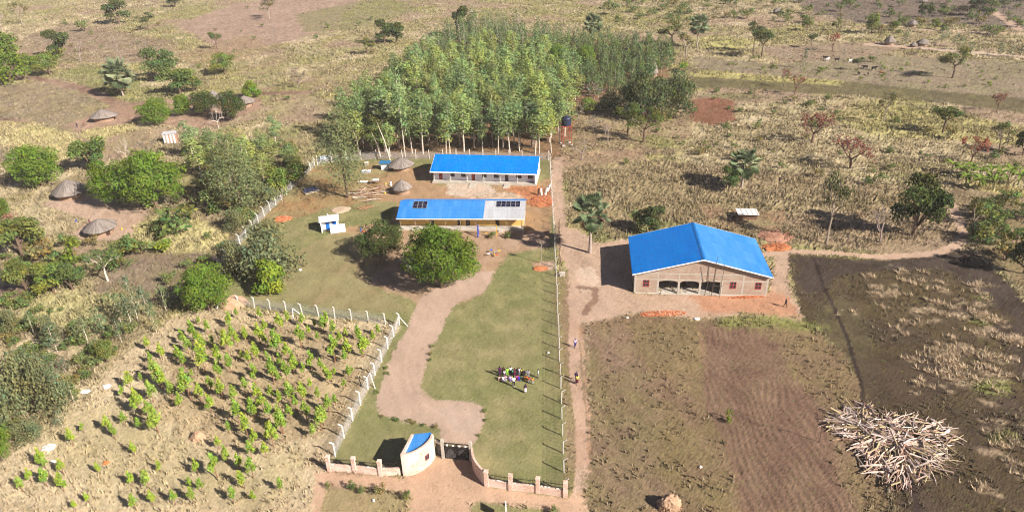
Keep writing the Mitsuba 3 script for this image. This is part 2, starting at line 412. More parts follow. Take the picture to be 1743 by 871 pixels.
    (line(.5, (988, 560), (998, 650), (1003, 730), (1003, 800), (994, 880)), (0.37, 0.21, 0.13), DIRT, .3, .8, 0, .05),
    (poly((535, 800), (560, 803), (690, 812), (742, 775), (803, 783), (828, 828), (968, 848), (1003, 830), (1000, 900), (960, 900), (955, 868), (815, 852), (800, 860), (805, 900), (690, 900), (705, 842), (640, 828), (560, 826), (550, 850), (545, 900), (530, 900)), (0.44, 0.31, 0.22), (0.39, 0.27, 0.19), .8, .95, 0, .03),
    # hall yard
    (poly((955, 385), (985, 390), (1015, 414), (1070, 405), (1080, 500), (1315, 500), (1318, 430), (1340, 420), (1342, 470), (1368, 545), (1285, 537), (1190, 545), (1105, 530), (1040, 540), (1005, 552), (975, 545), (966, 470)), (0.39, 0.285, 0.22), (0.34, 0.245, 0.18), 1.3, .95, 0, .04),
    (poly((1170, 500), (1340, 498), (1360, 540), (1290, 535), (1200, 530)), (0.38, 0.20, 0.115), (0.35, 0.17, 0.10), 2.0, .75, 0, .05),
    (poly((975, 460), (1005, 452), (1020, 480), (990, 500)), (0.52, 0.42, 0.33), DIRT, 1.2, .8, 0, .03),
    (line(1.1, (985, 488), (1012, 492), (1013, 510), (1002, 520), (994, 534)), (0.20, 0.13, 0.09), TILL, .5, .85, 0, .02),
    # fields
    (poly((1338, 432), (1420, 438), (1500, 443), (1600, 433), (1652, 424), (1685, 450), (1743, 520), (1900, 640), (1900, 920), (1545, 920), (1485, 700), (1440, 600), (1368, 545)), (0.075, 0.057, 0.03), (0.048, 0.035, 0.028), 1.2, .95, .19, .08),
    (poly((1344, 435), (1420, 440), (1500, 445), (1600, 434), (1652, 424), (1700, 470), (1760, 530), (1760, 580), (1690, 520), (1600, 455), (1480, 462), (1420, 470), (1400, 500), (1370, 500)), BURNT, (0.062, 0.05, 0.045), 2.2, .8, 0, .08),
    (poly((1380, 540), (1440, 500), (1480, 560), (1500, 640), (1470, 690), (1420, 590)), BURNT2, (0.11, 0.10, 0.05), 3, .6, .02, .06),
    (poly((1400, 640), (1470, 700), (1480, 760), (1420, 720)), (0.15, 0.11, 0.08), OLIVE, 3, .5, .02, .05),
    (poly((1640, 520), (1743, 560), (1850, 640), (1850, 720), (1743, 640), (1690, 580)), BURNT, BURNT2, 2.5, .7, .05, .1),
    (poly((1460, 610), (1600, 600), (1640, 660), (1560, 690), (1480, 690)), (0.045, 0.034, 0.032), (0.07, 0.052, 0.034), 3, .7, .03, .06),
    (poly((1000, 548), (1040, 542), (1105, 532), (1190, 547), (1285, 538), (1368, 547), (1440, 602), (1485, 702), (1530, 920), (1000, 920), (1005, 700)), (0.185, 0.125, 0.085), (0.14, 0.112, 0.056), 1.2, .95, .17, .08),
    (poly((1000, 560), (1060, 556), (1110, 640), (1130, 760), (1120, 920), (1000, 920)), (0.195, 0.14, 0.10), (0.155, 0.13, 0.07), 3, .6, .15, .08),
    (poly((1188, 548), (1260, 545), (1330, 600), (1400, 700), (1420, 800), (1490, 920), (1275, 920), (1250, 770), (1205, 690)), TILL, (0.15, 0.098, 0.074), 2.2, .72, 0, .07),
    (poly((1060, 548), (1190, 550), (1200, 640), (1110, 640)), (0.20, 0.16, 0.07), OLIVE2, 3, .5, .15, .08),
    (line(.35, (1188, 552), (1204, 640), (1207, 690), (1240, 760), (1262, 830), (1272, 900)), (0.25, 0.17, 0.11), TILL, .25, .7, 0, .02),
    (line(.55, (1385, 440), (1403, 490), (1420, 522), (1436, 560), (1454, 610), (1466, 650), (1472, 690)), (0.02, 0.015, 0.014), BURNT, .45, .9, 0, 0),
    (line(.8, (1548, 800), (1562, 860), (1570, 900)), (0.03, 0.022, 0.02), BURNT, .5, .8, 0, 0),
    (line(1.9, (1305, 432), (1345, 428), (1425, 431), (1500, 438), (1592, 431), (1625, 420), (1641, 403), (1636, 380), (1618, 345), (1600, 335)), (0.40, 0.29, 0.21), DIRT, .5, .95, 0, 0),
    (line(1.2, (1641, 403), (1700, 410), (1760, 412)), (0.26, 0.18, 0.12), DIRT2, .6, .7, 0, 0),
    (poly((1000, 470), (1012, 470), (1012, 476), (1000, 476)), DIRT, DIRT, .5, .1, 0, 0),
]
# patches of long pale grass in the burnt field and elsewhere: (px, py, r)
PALE = [(1540, 460, 2), (1558, 472, 2.2), (1595, 480, 2), (1625, 490, 3), (1650, 500, 3.5), (1670, 525, 3), (1490, 480, 2), (1485, 470, 1.6), (1525, 505, 3), (1545, 517, 3), (1560, 535, 3), (1590, 525, 3), (1620, 545, 3.5), (1650, 560, 4),
        (1680, 560, 4), (1600, 595, 2), (1620, 625, 4), (1650, 640, 4), (1670, 610, 5), (1685, 580, 4), (1700, 600, 4), (1645, 590, 4), (1690, 640, 3), (1720, 655, 3), (1510, 570, 2), (1440, 535, 1.5), (1735, 700, 3), (1690, 760, 3), (1730, 740, 3.5), (1735, 780, 3), (1590, 665, 2),
        (1570, 655, 2), (1740, 850, 3), (1660, 540, 3), (1630, 520, 2), (1708, 690, 3)]
GREENP = [(1690, 655, 2.6), (1715, 745, 1.8), (1672, 505, 1.4), (1665, 548, 2.0), (1700, 660, 2.4), (1375, 556, 3), (1300, 550, 4), (1250, 552, 3), (1340, 548, 3), (1130, 245, 5), (1110, 235, 4)]
_pr = random.Random(8)
_PALE = [(G(x, y)[0] + _pr.uniform(-1.3, 1.3) * r, G(x, y)[1] + _pr.uniform(-1, 1) * r, r * _pr.uniform(.16, .42)) for x, y, r in PALE for _ in range(4)]
_GREENP = [(G(x, y)[0], G(x, y)[1], r) for x, y, r in GREENP]


def ground_fields(x, y, seed=5):
    """Colour, tall-grass share and bump height at ground points (arrays)."""
    rng = np.random.default_rng(seed)
    n60, n20, n7, n2, n1 = hf(x, y, 1 / 60, 3, 1), hf(x, y, 1 / 20, 3, 2), hf(x, y, 1 / 7, 3, 3), hf(x, y, 1 / 2.2, 2, 4), hf(x, y, 1 / .8, 2, 5)
    w = rng.random(len(x))
    jx = (n7 - .5) * 1.4 + (n1 - .5) * 1.2 + (w - .5) * .5
    jy = (hf(x, y, 1 / 6, 3, 6) - .5) * 1.4 + (hf(x, y, 1 / .7, 2, 7) - .5) * 1.2 + (rng.random(len(x)) - .5) * .5
    L = lambda a, b, t: np.asarray(a) * (1 - t[:, None]) + np.asarray(b) * t[:, None]
    col = L(STRAW, STRAW2, sst(.3, .7, n7))
    g = sst(.43, .60, .45 * n60 + .35 * n20 + .2 * n2)
    col = col * (1 - .85 * g[:, None]) + L(GRN, (0.235, 0.22, 0.085), sst(.3, .7, n7)) * (.85 * g[:, None])
    b = sst(.51, .64, hf(x, y, 1 / 24, 4, 8)) * .8
    col = col * (1 - b[:, None]) + L((0.29, 0.215, 0.16), (0.21, 0.15, 0.11), n2) * b[:, None]
    pale = sst(.58, .72, hf(x, y, 1 / 9, 3, 9)) * .6
    col = col * (1 - pale[:, None]) + np.array((0.43, 0.365, 0.25)) * pale[:, None]
    tall = .75 * (1 - .8 * b)
    bump = .25 * (1 - .6 * b)
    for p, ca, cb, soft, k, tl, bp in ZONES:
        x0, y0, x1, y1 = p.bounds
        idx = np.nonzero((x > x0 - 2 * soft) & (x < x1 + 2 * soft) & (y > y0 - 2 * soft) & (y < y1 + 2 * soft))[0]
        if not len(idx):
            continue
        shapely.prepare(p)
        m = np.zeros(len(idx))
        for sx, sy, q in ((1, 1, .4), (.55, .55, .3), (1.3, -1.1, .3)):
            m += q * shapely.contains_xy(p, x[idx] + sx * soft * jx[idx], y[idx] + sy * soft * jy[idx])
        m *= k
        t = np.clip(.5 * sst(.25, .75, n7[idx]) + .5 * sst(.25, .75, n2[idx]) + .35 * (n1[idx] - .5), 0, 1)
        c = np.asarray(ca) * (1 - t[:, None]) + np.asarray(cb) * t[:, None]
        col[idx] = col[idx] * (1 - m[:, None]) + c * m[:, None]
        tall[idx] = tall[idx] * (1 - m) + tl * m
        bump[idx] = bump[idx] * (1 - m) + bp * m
    for lst, ca, cb, kk in ((_PALE, (0.46, 0.37, 0.25), (0.33, 0.25, 0.17), .5), (_GREENP, (0.20, 0.23, 0.06), (0.15, 0.16, 0.06), .7)):
        for cx, cy, r in lst:
            idx = np.nonzero((abs(x - cx) < 2 * r) & (abs(y - cy) < 2 * r))[0]
            d = np.hypot(x[idx] - cx + r * .9 * jx[idx], (y[idx] - cy) * 1.5 + r * .9 * jy[idx]) / r
            m = sst(1.3, .2, d) * kk
            c = np.asarray(ca) * (1 - n1[idx, None]) + np.asarray(cb) * n1[idx, None]
            col[idx] = col[idx] * (1 - m[:, None]) + c * m[:, None]
            tall[idx] = np.maximum(tall[idx], m * .9)
    # streaks and grain
    s1 = hf(x * .94 + y * .34, (y * .94 - x * .34) * .3, 1 / .9, 2, 11)
    s2 = hf((x * .8 + y * .6) * 1.0, (y * .8 - x * .6) * .22, 1 / .32, 2, 14)
    w2 = rng.random(len(x)) + rng.random(len(x)) - 1
    amp = .30 + .45 * np.clip(bump / .2, 0, 1)
    k2 = np.clip((bump - .02) / .07, 0, 1)
    col = col * np.clip(1 + amp * (.9 * (s1 - .5) + .8 * (n2 - .5)) + k2 * (.30 + .5 * tall) * (s2 - .5) + (.11 + .24 * k2 + .06 * k2 * tall) * w2, .3, 2)[:, None]
    sp = (rng.random(len(x)) < .022 * k2) * rng.uniform(.3, .8, len(x))
    col = col * (1 - sp[:, None]) + np.where(rng.random(len(x))[:, None] < .45, (.055, .045, .03), (.13, .17, .04)) * sp[:, None]
    z = bump * (1.0 * (n2 - .5) + .8 * (n1 - .5) + .75 * w2) * (.7 + .5 * tall)
    return np.clip(col, .01, .8), tall, bump, z


FURROWS = (poly((1188, 548), (1260, 545), (1330, 600), (1400, 700), (1420, 800), (1490, 920), (1275, 920), (1250, 770), (1205, 690)), poly((1000, 560), (1060, 556), (1110, 640), (1130, 760), (1120, 920), (1000, 920)))


def build_ground():
    ts = np.linspace(-.80, .80, 960)
    ys, yy = [], 46.0
    while yy < 560:
        ys.append(yy)
        yy += min(1.25, 1.15 * (yy * yy + ALT * ALT) / (ALT * 705))
    ys = np.array(ys)
    yb, tb = np.meshgrid(ys, ts, indexing='ij')
    x = (tb * (yb + 25)).ravel(); y = yb.ravel()
    rng = np.random.default_rng(3)
    x = x + rng.normal(0, .02, len(x)); y = y + rng.normal(0, .02, len(y))
    col, tall, bump, z = ground_fields(x, y)
    for k, p in enumerate(FURROWS):
        shapely.prepare(p)
        m = shapely.contains_xy(p, x, y)
        ph = (x + .06 * y + 1.2 * (hf(x, y, .12, 2, 20 + k) - .5) * 4) * 2 * math.pi / (.95 if k == 0 else 1.1)
        if k == 1:
            ph = (x * .8 + y * .35 + 2 * hf(x, y, .1, 2, 30)) * 2 * math.pi / 1.2
        z = z + m * (.028 if k == 0 else .012) * np.sin(ph)
    n, m = yb.shape
    i, j = np.meshgrid(np.arange(n - 1), np.arange(m - 1), indexing='ij')
    a = (i * m + j).ravel()
    f = np.vstack([np.stack([a, a + 1, a + m + 1], 1), np.stack([a, a + m + 1, a + m], 1)])
    scene['ground'] = mikit.ply((np.stack([x, y, z], 1), f), 'matte', smooth=True, color=col)
    labels['ground'] = {'kind': 'structure'}
    USED.add('ground')
    # the land beyond, out to the horizon
    r = np.linspace(-1, 1, 81); r = np.sign(r) * np.abs(r) ** 2.2 * 5000
    X, Y = np.meshgrid(r, r + 100, indexing='ij')
    c2, *_ = ground_fields(X.ravel(), Y.ravel(), 9)
    n = 81
    i, j = np.meshgrid(np.arange(n - 1), np.arange(n - 1), indexing='ij'); a = (i * n + j).ravel()
    f = np.vstack([np.stack([a, a + n, a + n + 1], 1), np.stack([a, a + n + 1, a + 1], 1)])
    scene['terrain'] = mikit.ply((np.stack([X.ravel(), Y.ravel(), np.full(n * n, -.45)], 1), f), 'matte', smooth=True, color=c2)
    labels['terrain'] = {'kind': 'structure'}
    USED.add('terrain')


build_ground()


def build_tufts():
    """Dry grass as upright blades where the grass stands long."""
    rng = np.random.default_rng(12)
    n = 640000
    t = rng.uniform(-.78, .78, n); y = 50 + (rng.random(n) ** 1.25) * 440
    x = t * (y + 25)
    col, tall, bump, z = ground_fields(x, y, 13)
    cl = hf(x, y, 1 / 3.0, 2, 40)
    keep = (rng.random(n) < tall * sst(.30, .60, cl) * .62) & (tall > .1)
    x, y, col, tall, z = x[keep], y[keep], col[keep], tall[keep], z[keep]
    n = len(x)
    far = np.clip(y / 140, .8, 2.2)
    h = rng.uniform(.35, .95, n) * (.5 + .6 * tall)
    wv = rng.uniform(.07, .16, n) * far
    V, C = [], []
    tone = (.85 + .5 * rng.random(n))[:, None]
    strawy = rng.random(n)[:, None]
    cc = np.clip((col * .55 + np.array((0.42, 0.365, 0.255)) * .45 * strawy + col * .45 * (1 - strawy)) * tone, .02, .6)
    for b in range(3):
        a = rng.uniform(0, 2 * np.pi, n); lean = rng.uniform(.15, .6, n) * h
        bx, by = x + rng.normal(0, .13, n) * far, y + rng.normal(0, .13, n) * far
        px, py = -np.sin(a) * wv, np.cos(a) * wv
        base = z - .05
        V.append(np.stack([np.stack([bx - px, by - py, base], 1), np.stack([bx + px, by + py, base], 1),
                           np.stack([bx + np.cos(a) * lean, by + np.sin(a) * lean, z + h], 1)], 1))
        C.append(np.repeat(cc[:, None], 3, 1))
    P = []
    for cx, cy, r in _PALE:
        if rng.random() < .5:
            continue
        m = int(16 * r * r) + 4
        u, v = rng.normal(0, r * .75, m), rng.normal(0, r * .3, m)
        P.append(np.stack([cx + .85 * u + .5 * v, cy - .5 * u + .85 * v], 1))
    P = np.concatenate(P)
    m = len(P); ph = rng.uniform(.2, .7, m)
    pc = np.array((0.52, 0.42, 0.29)) * rng.uniform(.7, 1.2, (m, 1))
    for b in range(5):
        a = rng.uniform(0, 6.28, m); ln = ph * rng.uniform(.5, 1.5, m); ww = rng.uniform(.04, .11, m)
        bx, by = P[:, 0] + rng.normal(0, .1, m), P[:, 1] + rng.normal(0, .1, m)
        V.append(np.stack([np.stack([bx + np.sin(a) * ww, by - np.cos(a) * ww, np.full(m, -.05)], 1), np.stack([bx - np.sin(a) * ww, by + np.cos(a) * ww, np.full(m, -.05)], 1), np.stack([bx + np.cos(a) * ln, by + np.sin(a) * ln, ph], 1)], 1))
        C.append(np.repeat(np.clip(pc, 0, .7)[:, None], 3, 1))
    V = np.concatenate(V).reshape(-1, 3); C = np.concatenate(C).reshape(-1, 3)
    f = np.arange(len(V)).reshape(-1, 3)
    scene['dry_grass'] = mikit.ply((V, f), 'leaf', color=C)
    labels['dry_grass'] = {'label': 'long dry straw coloured grass standing over the savanna around the compound', 'category': 'grass', 'kind': 'stuff'}
    USED.add('dry_grass')


build_tufts()

# ------------------------------------------------------------------ buildings
def roof_plane(a, b, c, d, th=0.06):
    """A roof sheet from eave corners a, b to ridge corners c (over b), d (over a); uv: u along the eave."""
    mb = MB()
    a, b, c, d = (np.asarray(q, float) for q in (a, b, c, d))
    dn = np.array([0, 0, -th])
    L, S = np.linalg.norm(b - a), np.linalg.norm(d - a)
    mb.add([a, b, c, d], [[0, 1, 2, 3]], None, [[0, 0], [L, 0], [L, S], [0, S]])
    for p, q in ((a, b), (b, c), (c, d), (d, a)):
        mb.add([p, p + dn, q + dn, q], [[0, 1, 2, 3]], None, [[0, 0], [0, .05], [1, .05], [1, 0]])
    mb.add([a + dn, d + dn, c + dn, b + dn], [[0, 1, 2, 3]], None, [[0, 0], [0, S], [L, S], [L, 0]])
    return mb


def wall_panel(fr, poly2d, y, th, holes=()):
    """A wall in the plane y of the frame, outline (x, z) minus holes, thickness th backwards."""
    p = shapely.Polygon(poly2d)
    for h in holes:
        p = p.difference(h if hasattr(h, 'area') else shapely.box(*h))
    mb = MB()
    for g in getattr(p, 'geoms', [p]):
        m = trimesh.creation.extrude_polygon(g, th, engine='earcut')
        v = np.array(m.vertices); tri = v[m.faces]
        q = fr(np.stack([tri[:, :, 0].ravel(), y + tri[:, :, 2].ravel(), tri[:, :, 1].ravel()], 1))
        uv = np.stack([tri[:, :, 0].ravel() + tri[:, :, 2].ravel(), tri[:, :, 1].ravel()], 1)
        mb.add(q, np.arange(len(q)).reshape(-1, 3)[:, ::-1], None, uv)
    return mb


def side_panel(fr, poly2d, x, th, holes=()):
    fr2 = lambda p: fr(np.stack([x + p[:, 1], p[:, 0], p[:, 2]], 1))
    return wall_panel(fr2, poly2d, 0.0, th, holes)


def window(parent, fr, x0, x1, z0, z1, y, frame_col, pane_col=(0.03, 0.035, 0.05), nx=2, nz=2, label=None, t=.09):
    w = MB(frame_col)
    for a, b, c, d in ((x0, x1, z0, z0 + t), (x0, x1, z1 - t, z1), (x0, x0 + t, z0 + t, z1 - t), (x1 - t, x1, z0 + t, z1 - t)):
        w.box(a, b, y - .05, y + .06, c, d, fr=fr)
    for k in range(1, nx):
        xm = x0 + (x1 - x0) * k / nx
        w.box(xm - t / 2, xm + t / 2, y - .045, y + .05, z0 + t, z1 - t, fr=fr)
    for k in range(1, nz):
        zm = z0 + (z1 - z0) * k / nz
        w.box(x0 + t, x1 - t, y - .04, y + .045, zm - t / 2, zm + t / 2, fr=fr)
    key = put('window', w, 'painted', parent)
    for i in range(nx):
        for j in range(nz):
            a, b = x0 + (x1 - x0) * i / nx + t / 2, x0 + (x1 - x0) * (i + 1) / nx - t / 2
            c, d = z0 + (z1 - z0) * j / nz + t / 2, z0 + (z1 - z0) * (j + 1) / nz - t / 2
            put('pane', MB(pane_col).box(a, b, y + .005, y + .02, c, d, fr=fr), 'glossy_dark', key)
    return key


# --- the big hall with the blue gable roof
fh = frame((19.81, 99.21, 0), -6.4)
HW, HD, HE, HR = 21.1, 12.6, 3.72, 6.55
hall = thing('assembly_hall', 'large unplastered brick hall with a wide blue gable roof beside the dirt yard', 'building')
zr = lambda x: HE + (HR - HE) * (1 - abs(x - HW / 2) / (HW / 2))
ox0, ox1 = .178 * HW, .657 * HW
bay = (ox1 - ox0) / 3
op = []
for i in range(3):
    a, b = ox0 + i * bay + (.17 if i else 0), ox0 + (i + 1) * bay - (.0 if i == 2 else .17) + (0 if i < 2 else 0)
    xs = np.linspace(a, b, 9)
    op.append(shapely.Polygon([(a, -.1), (b, -.1)] + [(x, 2.05 + .33 * math.sqrt(max(0, 1 - ((x - (a + b) / 2) / ((b - a) / 2)) ** 2))) for x in xs[::-1]]))
wins = [(.064 * HW, .112 * HW), (.718 * HW, .766 * HW), (.905 * HW, .952 * HW)]
holes = op + [(a, 1.15, b, 2.45) for a, b in wins]
gable = [(0, 0), (HW, 0), (HW, HE), (HW / 2, HR - .12), (0, HE)]
put('front_wall', wall_panel(fh, gable, 0, .25, holes), 'brick_hall', hall)
put('rear_wall', wall_panel(fh, gable, HD - .25, .25), 'brick_hall', hall)
swin = [(y, 1.15, y + 1.1, 2.4) for y in (1.5, 4.2, 6.9, 9.6)]
put('side_wall', side_panel(fh, [(.252, 0), (HD - .252, 0), (HD - .252, HE), (.252, HE)], 0, .25, swin), 'brick_hall', hall)
put('side_wall', side_panel(fh, [(.252, 0), (HD - .252, 0), (HD - .252, HE), (.252, HE)], HW - .25, .25, swin), 'brick_hall', hall)
put('porch_wall', wall_panel(fh, [(ox0 - .3, 0), (ox1 + .3, 0), (ox1 + .3, HE + .8), (ox0 - .3, HE + .8)], 4.4, .2, [(ox0 + 1.5, .06, ox0 + 3.2, 2.3), (ox0 + 6.2, .06, ox0 + 7.8, 2.3)]), 'brick_hall', hall)
for xx in (ox0 - .45, ox1 + .25):
    put('porch_wall', side_panel(fh, [(.26, 0), (4.39, 0), (4.39, HE), (.26, HE)], xx, .2), 'brick_hall', hall)
put('floor', MB().box(.26, HW - .26, -.35, HD - .26, -.05, .07, fr=fh), 'concrete', hall)
for i in (0, 1, 2, 3):     # concrete columns of the openings
    x = ox0 + i * bay
    put('column', MB().box(x - .17, x + .17, -.03, .28, 0, 2.40, fr=fh), 'concrete', hall)
for fx in (.0, .815, 1.0):
    x = min(max(fx * HW, .12), HW - .12)
    put('column', MB().box(x - .15, x + .15, -.024, .2, 0, HE - .16, fr=fh), 'concrete', hall)
for fx in (.178, .337, .497, .657):
    x = fx * HW
    put('column', MB().box(x - .09, x + .09, -.018, .2, 2.66, HE - .16, fr=fh), 'concrete', hall)
put('ring_beam', MB().box(-.02, HW + .02, -.035, .2, 2.45, 2.63, fr=fh), 'concrete', hall)
put('ring_beam', MB().box(-.02, HW + .02, -.04, .2, HE - .14, HE + .03, fr=fh), 'concrete', hall)
for i, (a, b) in enumerate(wins):
    window(hall, fh, a, b, 1.15, 2.45, .02, (0.30, 0.05, 0.04))
for y0, z0, y1, z1 in swin:
    for xx in (0.02, HW - .02):
        window(hall, lambda p, xx=xx: fh(np.stack([xx + np.where(xx < 1, p[:, 1], -p[:, 1]), p[:, 0], p[:, 2]], 1)), y0, y1, z0, z1, .02, (0.30, 0.05, 0.04))
OV, OG = .48, .55
ez = HE - OV * (HR - HE) / (HW / 2) + .10
rp = lambda x, y, z: fh([[x, y, z]])[0]
k = put('roof', roof_plane(rp(HW / 2, -OG, HR + .1), rp(-OV, -OG, ez), rp(-OV, HD + OG, ez), rp(HW / 2, HD + OG, HR + .1)), 'roof_blue', hall)
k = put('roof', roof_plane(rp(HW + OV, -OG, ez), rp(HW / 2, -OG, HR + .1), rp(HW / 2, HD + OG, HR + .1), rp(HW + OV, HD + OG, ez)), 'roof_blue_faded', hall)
cap = MB((0.0, 0.10, 0.33))
for s in (-1, 1):
    m_ = (HR - HE) / (HW / 2)
    A, B_ = rp(HW / 2, -OG - .02, HR + .14), rp(HW / 2, HD + OG + .02, HR + .14)
    C_, D_ = rp(HW / 2 + s * .32, HD + OG + .02, HR + .125 - .32 * m_), rp(HW / 2 + s * .32, -OG - .02, HR + .125 - .32 * m_)
    cap.quad(A, B_, C_, D_)
put('ridge_cap', cap, 'painted', hall)
for s in (-1, 1):
    for yy in (-OG - .04, HD + OG + .01):
        fas = MB((0.8, 0.8, 0.82))
        P = [(HW / 2, HR + .11), (HW / 2 + s * (HW / 2 + OV + .02), ez + .01), (HW / 2 + s * (HW / 2 + OV + .02), ez - .19), (HW / 2, HR - .09)]
        for y1 in (yy, yy + .03):
            fas.quad(*[rp(x, y1, z) for x, z in P])
        fas.quad(rp(P[0][0], yy, P[0][1]), rp(P[1][0], yy, P[1][1]), rp(P[1][0], yy + .03, P[1][1]), rp(P[0][0], yy + .03, P[0][1]))
        fas.quad(rp(P[3][0], yy, P[3][1]), rp(P[2][0], yy, P[2][1]), rp(P[2][0], yy + .03, P[2][1]), rp(P[3][0], yy + .03, P[3][1]))
        put('fascia', fas, 'painted', hall)
sc = thing('timber_scaffold', 'thin wooden scaffold poles leaning against the front of the brick hall', 'scaffold')
WOODC = (0.13, 0.10, 0.075)
for (bx, by), (tx, ty), hz in (((1211, 503.5), (1221, 419), 7.4), ((1225, 505), (1233, 438), 5.9), ((1200.5, 478), (1203, 447), 5.9)):
    p0 = G(bx, by) if by > 490 else fh([[11.3, -.35, 0]])[0]
    put('pole', MB(WOODC).tube([p0, (p0 + fh([[11.9 if by < 490 else 12.4 + (bx - 1211) * .09, -.62, hz]])[0]) / 2 + [0.03, 0, 0], fh([[11.4 if by < 490 else 12.6 + (bx - 1211) * .09, -.66, hz]])[0]], [.06, .05, .03], 5), 'matte', sc)
for a, b in (((11.3, -.45, 2.6), (12.9, -.7, 3.3)), ((12.3, -.75, 2.1), (14.0, -.7, 2.0))):
    put('crossbar', MB(WOODC).tube(fh([a, b]), .035, 5), 'matte', sc)

# --- upper school block
fu = frame((-17.5, 149.9, 0), -8.9)
UW = 23.6
upper = thing('upper_school_block', 'long white classroom block with a bright blue roof and veranda below the tree plantation', 'building')
put('plinth', MB().box(-.1, UW + .1, 0, 9.2, -.1, .45, fr=fu), 'concrete', upper)
uw = 1.3
doors_u = [(.052, .088), (.372, .408), (.698, .732)]
win_u = [(.165, .208), (.272, .318), (.478, .522), (.592, .638), (.808, .858), (.918, .966)]
put('front_wall', wall_panel(fu, [(0, .45), (UW, .45), (UW, 3.3), (0, 3.3)], uw, .2, [(a * UW, .46, b * UW, 2.65) for a, b in doors_u] + [(a * UW, 1.2, b * UW, 2.0) for a, b in win_u]), 'plaster_white', upper)
put('rear_wall', wall_panel(fu, [(0, .45), (UW, .45), (UW, 3.3), (0, 3.3)], 8.8, .2), 'plaster_white', upper)
prof = [(uw + .205, .45), (8.795, .45), (8.795, 3.2), (5.4, 4.85), (uw + .205, 3.3)]
put('side_wall', side_panel(fu, prof, 0, .2), 'plaster_white', upper)
put('side_wall', side_panel(fu, prof, UW - .2, .2), 'plaster_white', upper)
put('side_wall', side_panel(fu, [(.02, .45), (uw - .01, .45), (uw - .01, 3.1), (.02, 2.9)], UW - .2, .18), 'plaster_white', upper)
for i, (a, b) in enumerate(doors_u):
    k = put('door', MB((0.30, 0.045, 0.03) if i < 2 else (0.045, 0.03, 0.03)).box(a * UW + .04, b * UW - .04, uw + .04, uw + .1, .46, 2.6, fr=fu), 'painted', upper)
    put('handle', MB((.5, .5, .5)).box(b * UW - .16, b * UW - .10, uw - .0, uw + .038, 1.45, 1.55, fr=fu), 'painted', k)
for a, b in win_u:
    window(upper, fu, a * UW, b * UW, 1.2, 2.0, uw + .05, (0.10, 0.08, 0.09), (0.02, 0.02, 0.03), 3, 1, t=.06)
for x in np.linspace(.35, UW - .3, 7):
    put('veranda_post', MB((0.62, 0.62, 0.58)).box(x - .07, x + .07, .18, .32, .455, 2.95, fr=fu), 'matte', upper)
ru = lambda x, y, z: fu([[x, y, z]])[0]
put('roof', roof_plane(ru(-.35, -.35, 2.95), ru(UW + .35, -.35, 2.95), ru(UW + .35, 5.4, 5.05), ru(-.35, 5.4, 5.05)), 'roof_blue', upper)
put('roof', roof_plane(ru(UW + .35, 9.9, 3.4), ru(-.35, 9.9, 3.4), ru(-.35, 5.4, 5.05), ru(UW + .35, 5.4, 5.05)), 'roof_blue', upper)
put('fascia', MB((0.8, 0.8, 0.82)).box(-.37, UW + .37, -.4, -.36, 2.72, 2.98, fr=fu), 'painted', upper)
for x in (-.39, UW + .36):
    bb = MB((0.8, 0.8, 0.82))
    bb.quad(ru(x, -.4, 2.98), ru(x, 5.4, 5.08), ru(x, 5.4, 4.86), ru(x, -.4, 2.76))
    bb.quad(ru(x + .03, -.4, 2.98), ru(x + .03, 5.4, 5.08), ru(x + .03, 5.4, 4.86), ru(x + .03, -.4, 2.76))
    bb.quad(ru(x, -.4, 2.98), ru(x + .03, -.4, 2.98), ru(x + .03, 5.4, 5.08), ru(x, 5.4, 5.08))
    put('barge_board', bb, 'painted', upper)
for x in (.37 * UW, .70 * UW):
    st = put('steps', MB().box(x, x + 1.2, -1.1, -.005, -.05, .30, fr=fu), 'concrete', upper)
    put('ramp', MB().box(x - .15, x + 1.35, -1.9, -1.105, -.05, .15, fr=fu), 'concrete', st)

# --- lower school block
fl = frame((-22.0, 126.2, 0), -4.7)
LW = 24.4
lower = thing('lower_school_block', 'long yellow walled school block with roof part blue part bare zinc and solar panels', 'building')
put('apron', MB().box(-.2, LW + .1, -.6, 8.4, -.1, .28, fr=fl), 'concrete', lower)
doors_l = [(.235, .275), (.465, .498), (.535, .568), (.775, .808)]
lw = 1.2
put('front_wall', wall_panel(fl, [(0, .28), (LW, .28), (LW, 2.85), (0, 2.85)], lw, .2, [(a * LW, .29, b * LW, 2.35) for a, b in doors_l] + [((a) * LW, 1.85, b * LW, 2.25) for a, b in ((.03, .2), (.31, .44), (.6, .75), (.83, .97))]), 'plaster_yellow', lower)
put('rear_wall', wall_panel(fl, [(0, .28), (LW, .28), (LW, 2.85), (0, 2.85)], 7.9, .2), 'plaster_yellow', lower)
prof = [(lw + .205, .28), (7.895, .28), (7.895, 2.8), (4.5, 4.1), (lw + .205, 2.9)]
put('side_wall', side_panel(fl, prof, 0, .2), 'plaster_yellow', lower)
put('side_wall', side_panel(fl, prof, LW - .2, .2), 'plaster_yellow', lower)
for a, b in doors_l:
    k = put('door', MB((0.035, 0.022, 0.02)).box(a * LW + .03, b * LW - .03, lw + .05, lw + .1, .29, 2.32, fr=fl), 'painted', lower)
    put('handle', MB((.4, .4, .4)).box(b * LW - .14, b * LW - .09, lw + .01, lw + .048, 1.25, 1.35, fr=fl), 'painted', k)
for x in np.linspace(.25, LW - .25, 9):
    put('veranda_post', MB((0.35, 0.27, 0.18)).box(x - .05, x + .05, -.32, -.22, .285, 2.5, fr=fl), 'matte', lower)
rl = lambda x, y, z: fl([[x, y, z]])[0]
SP = .685 * LW
sl = lambda y: 2.56 + (y + .55) * (4.2 - 2.56) / (4.5 + .55)
put('roof', roof_plane(rl(-.4, -.55, 2.56), rl(SP, -.55, 2.56), rl(SP, 4.5, 4.2), rl(-.4, 4.5, 4.2)), 'roof_blue_faded', lower)
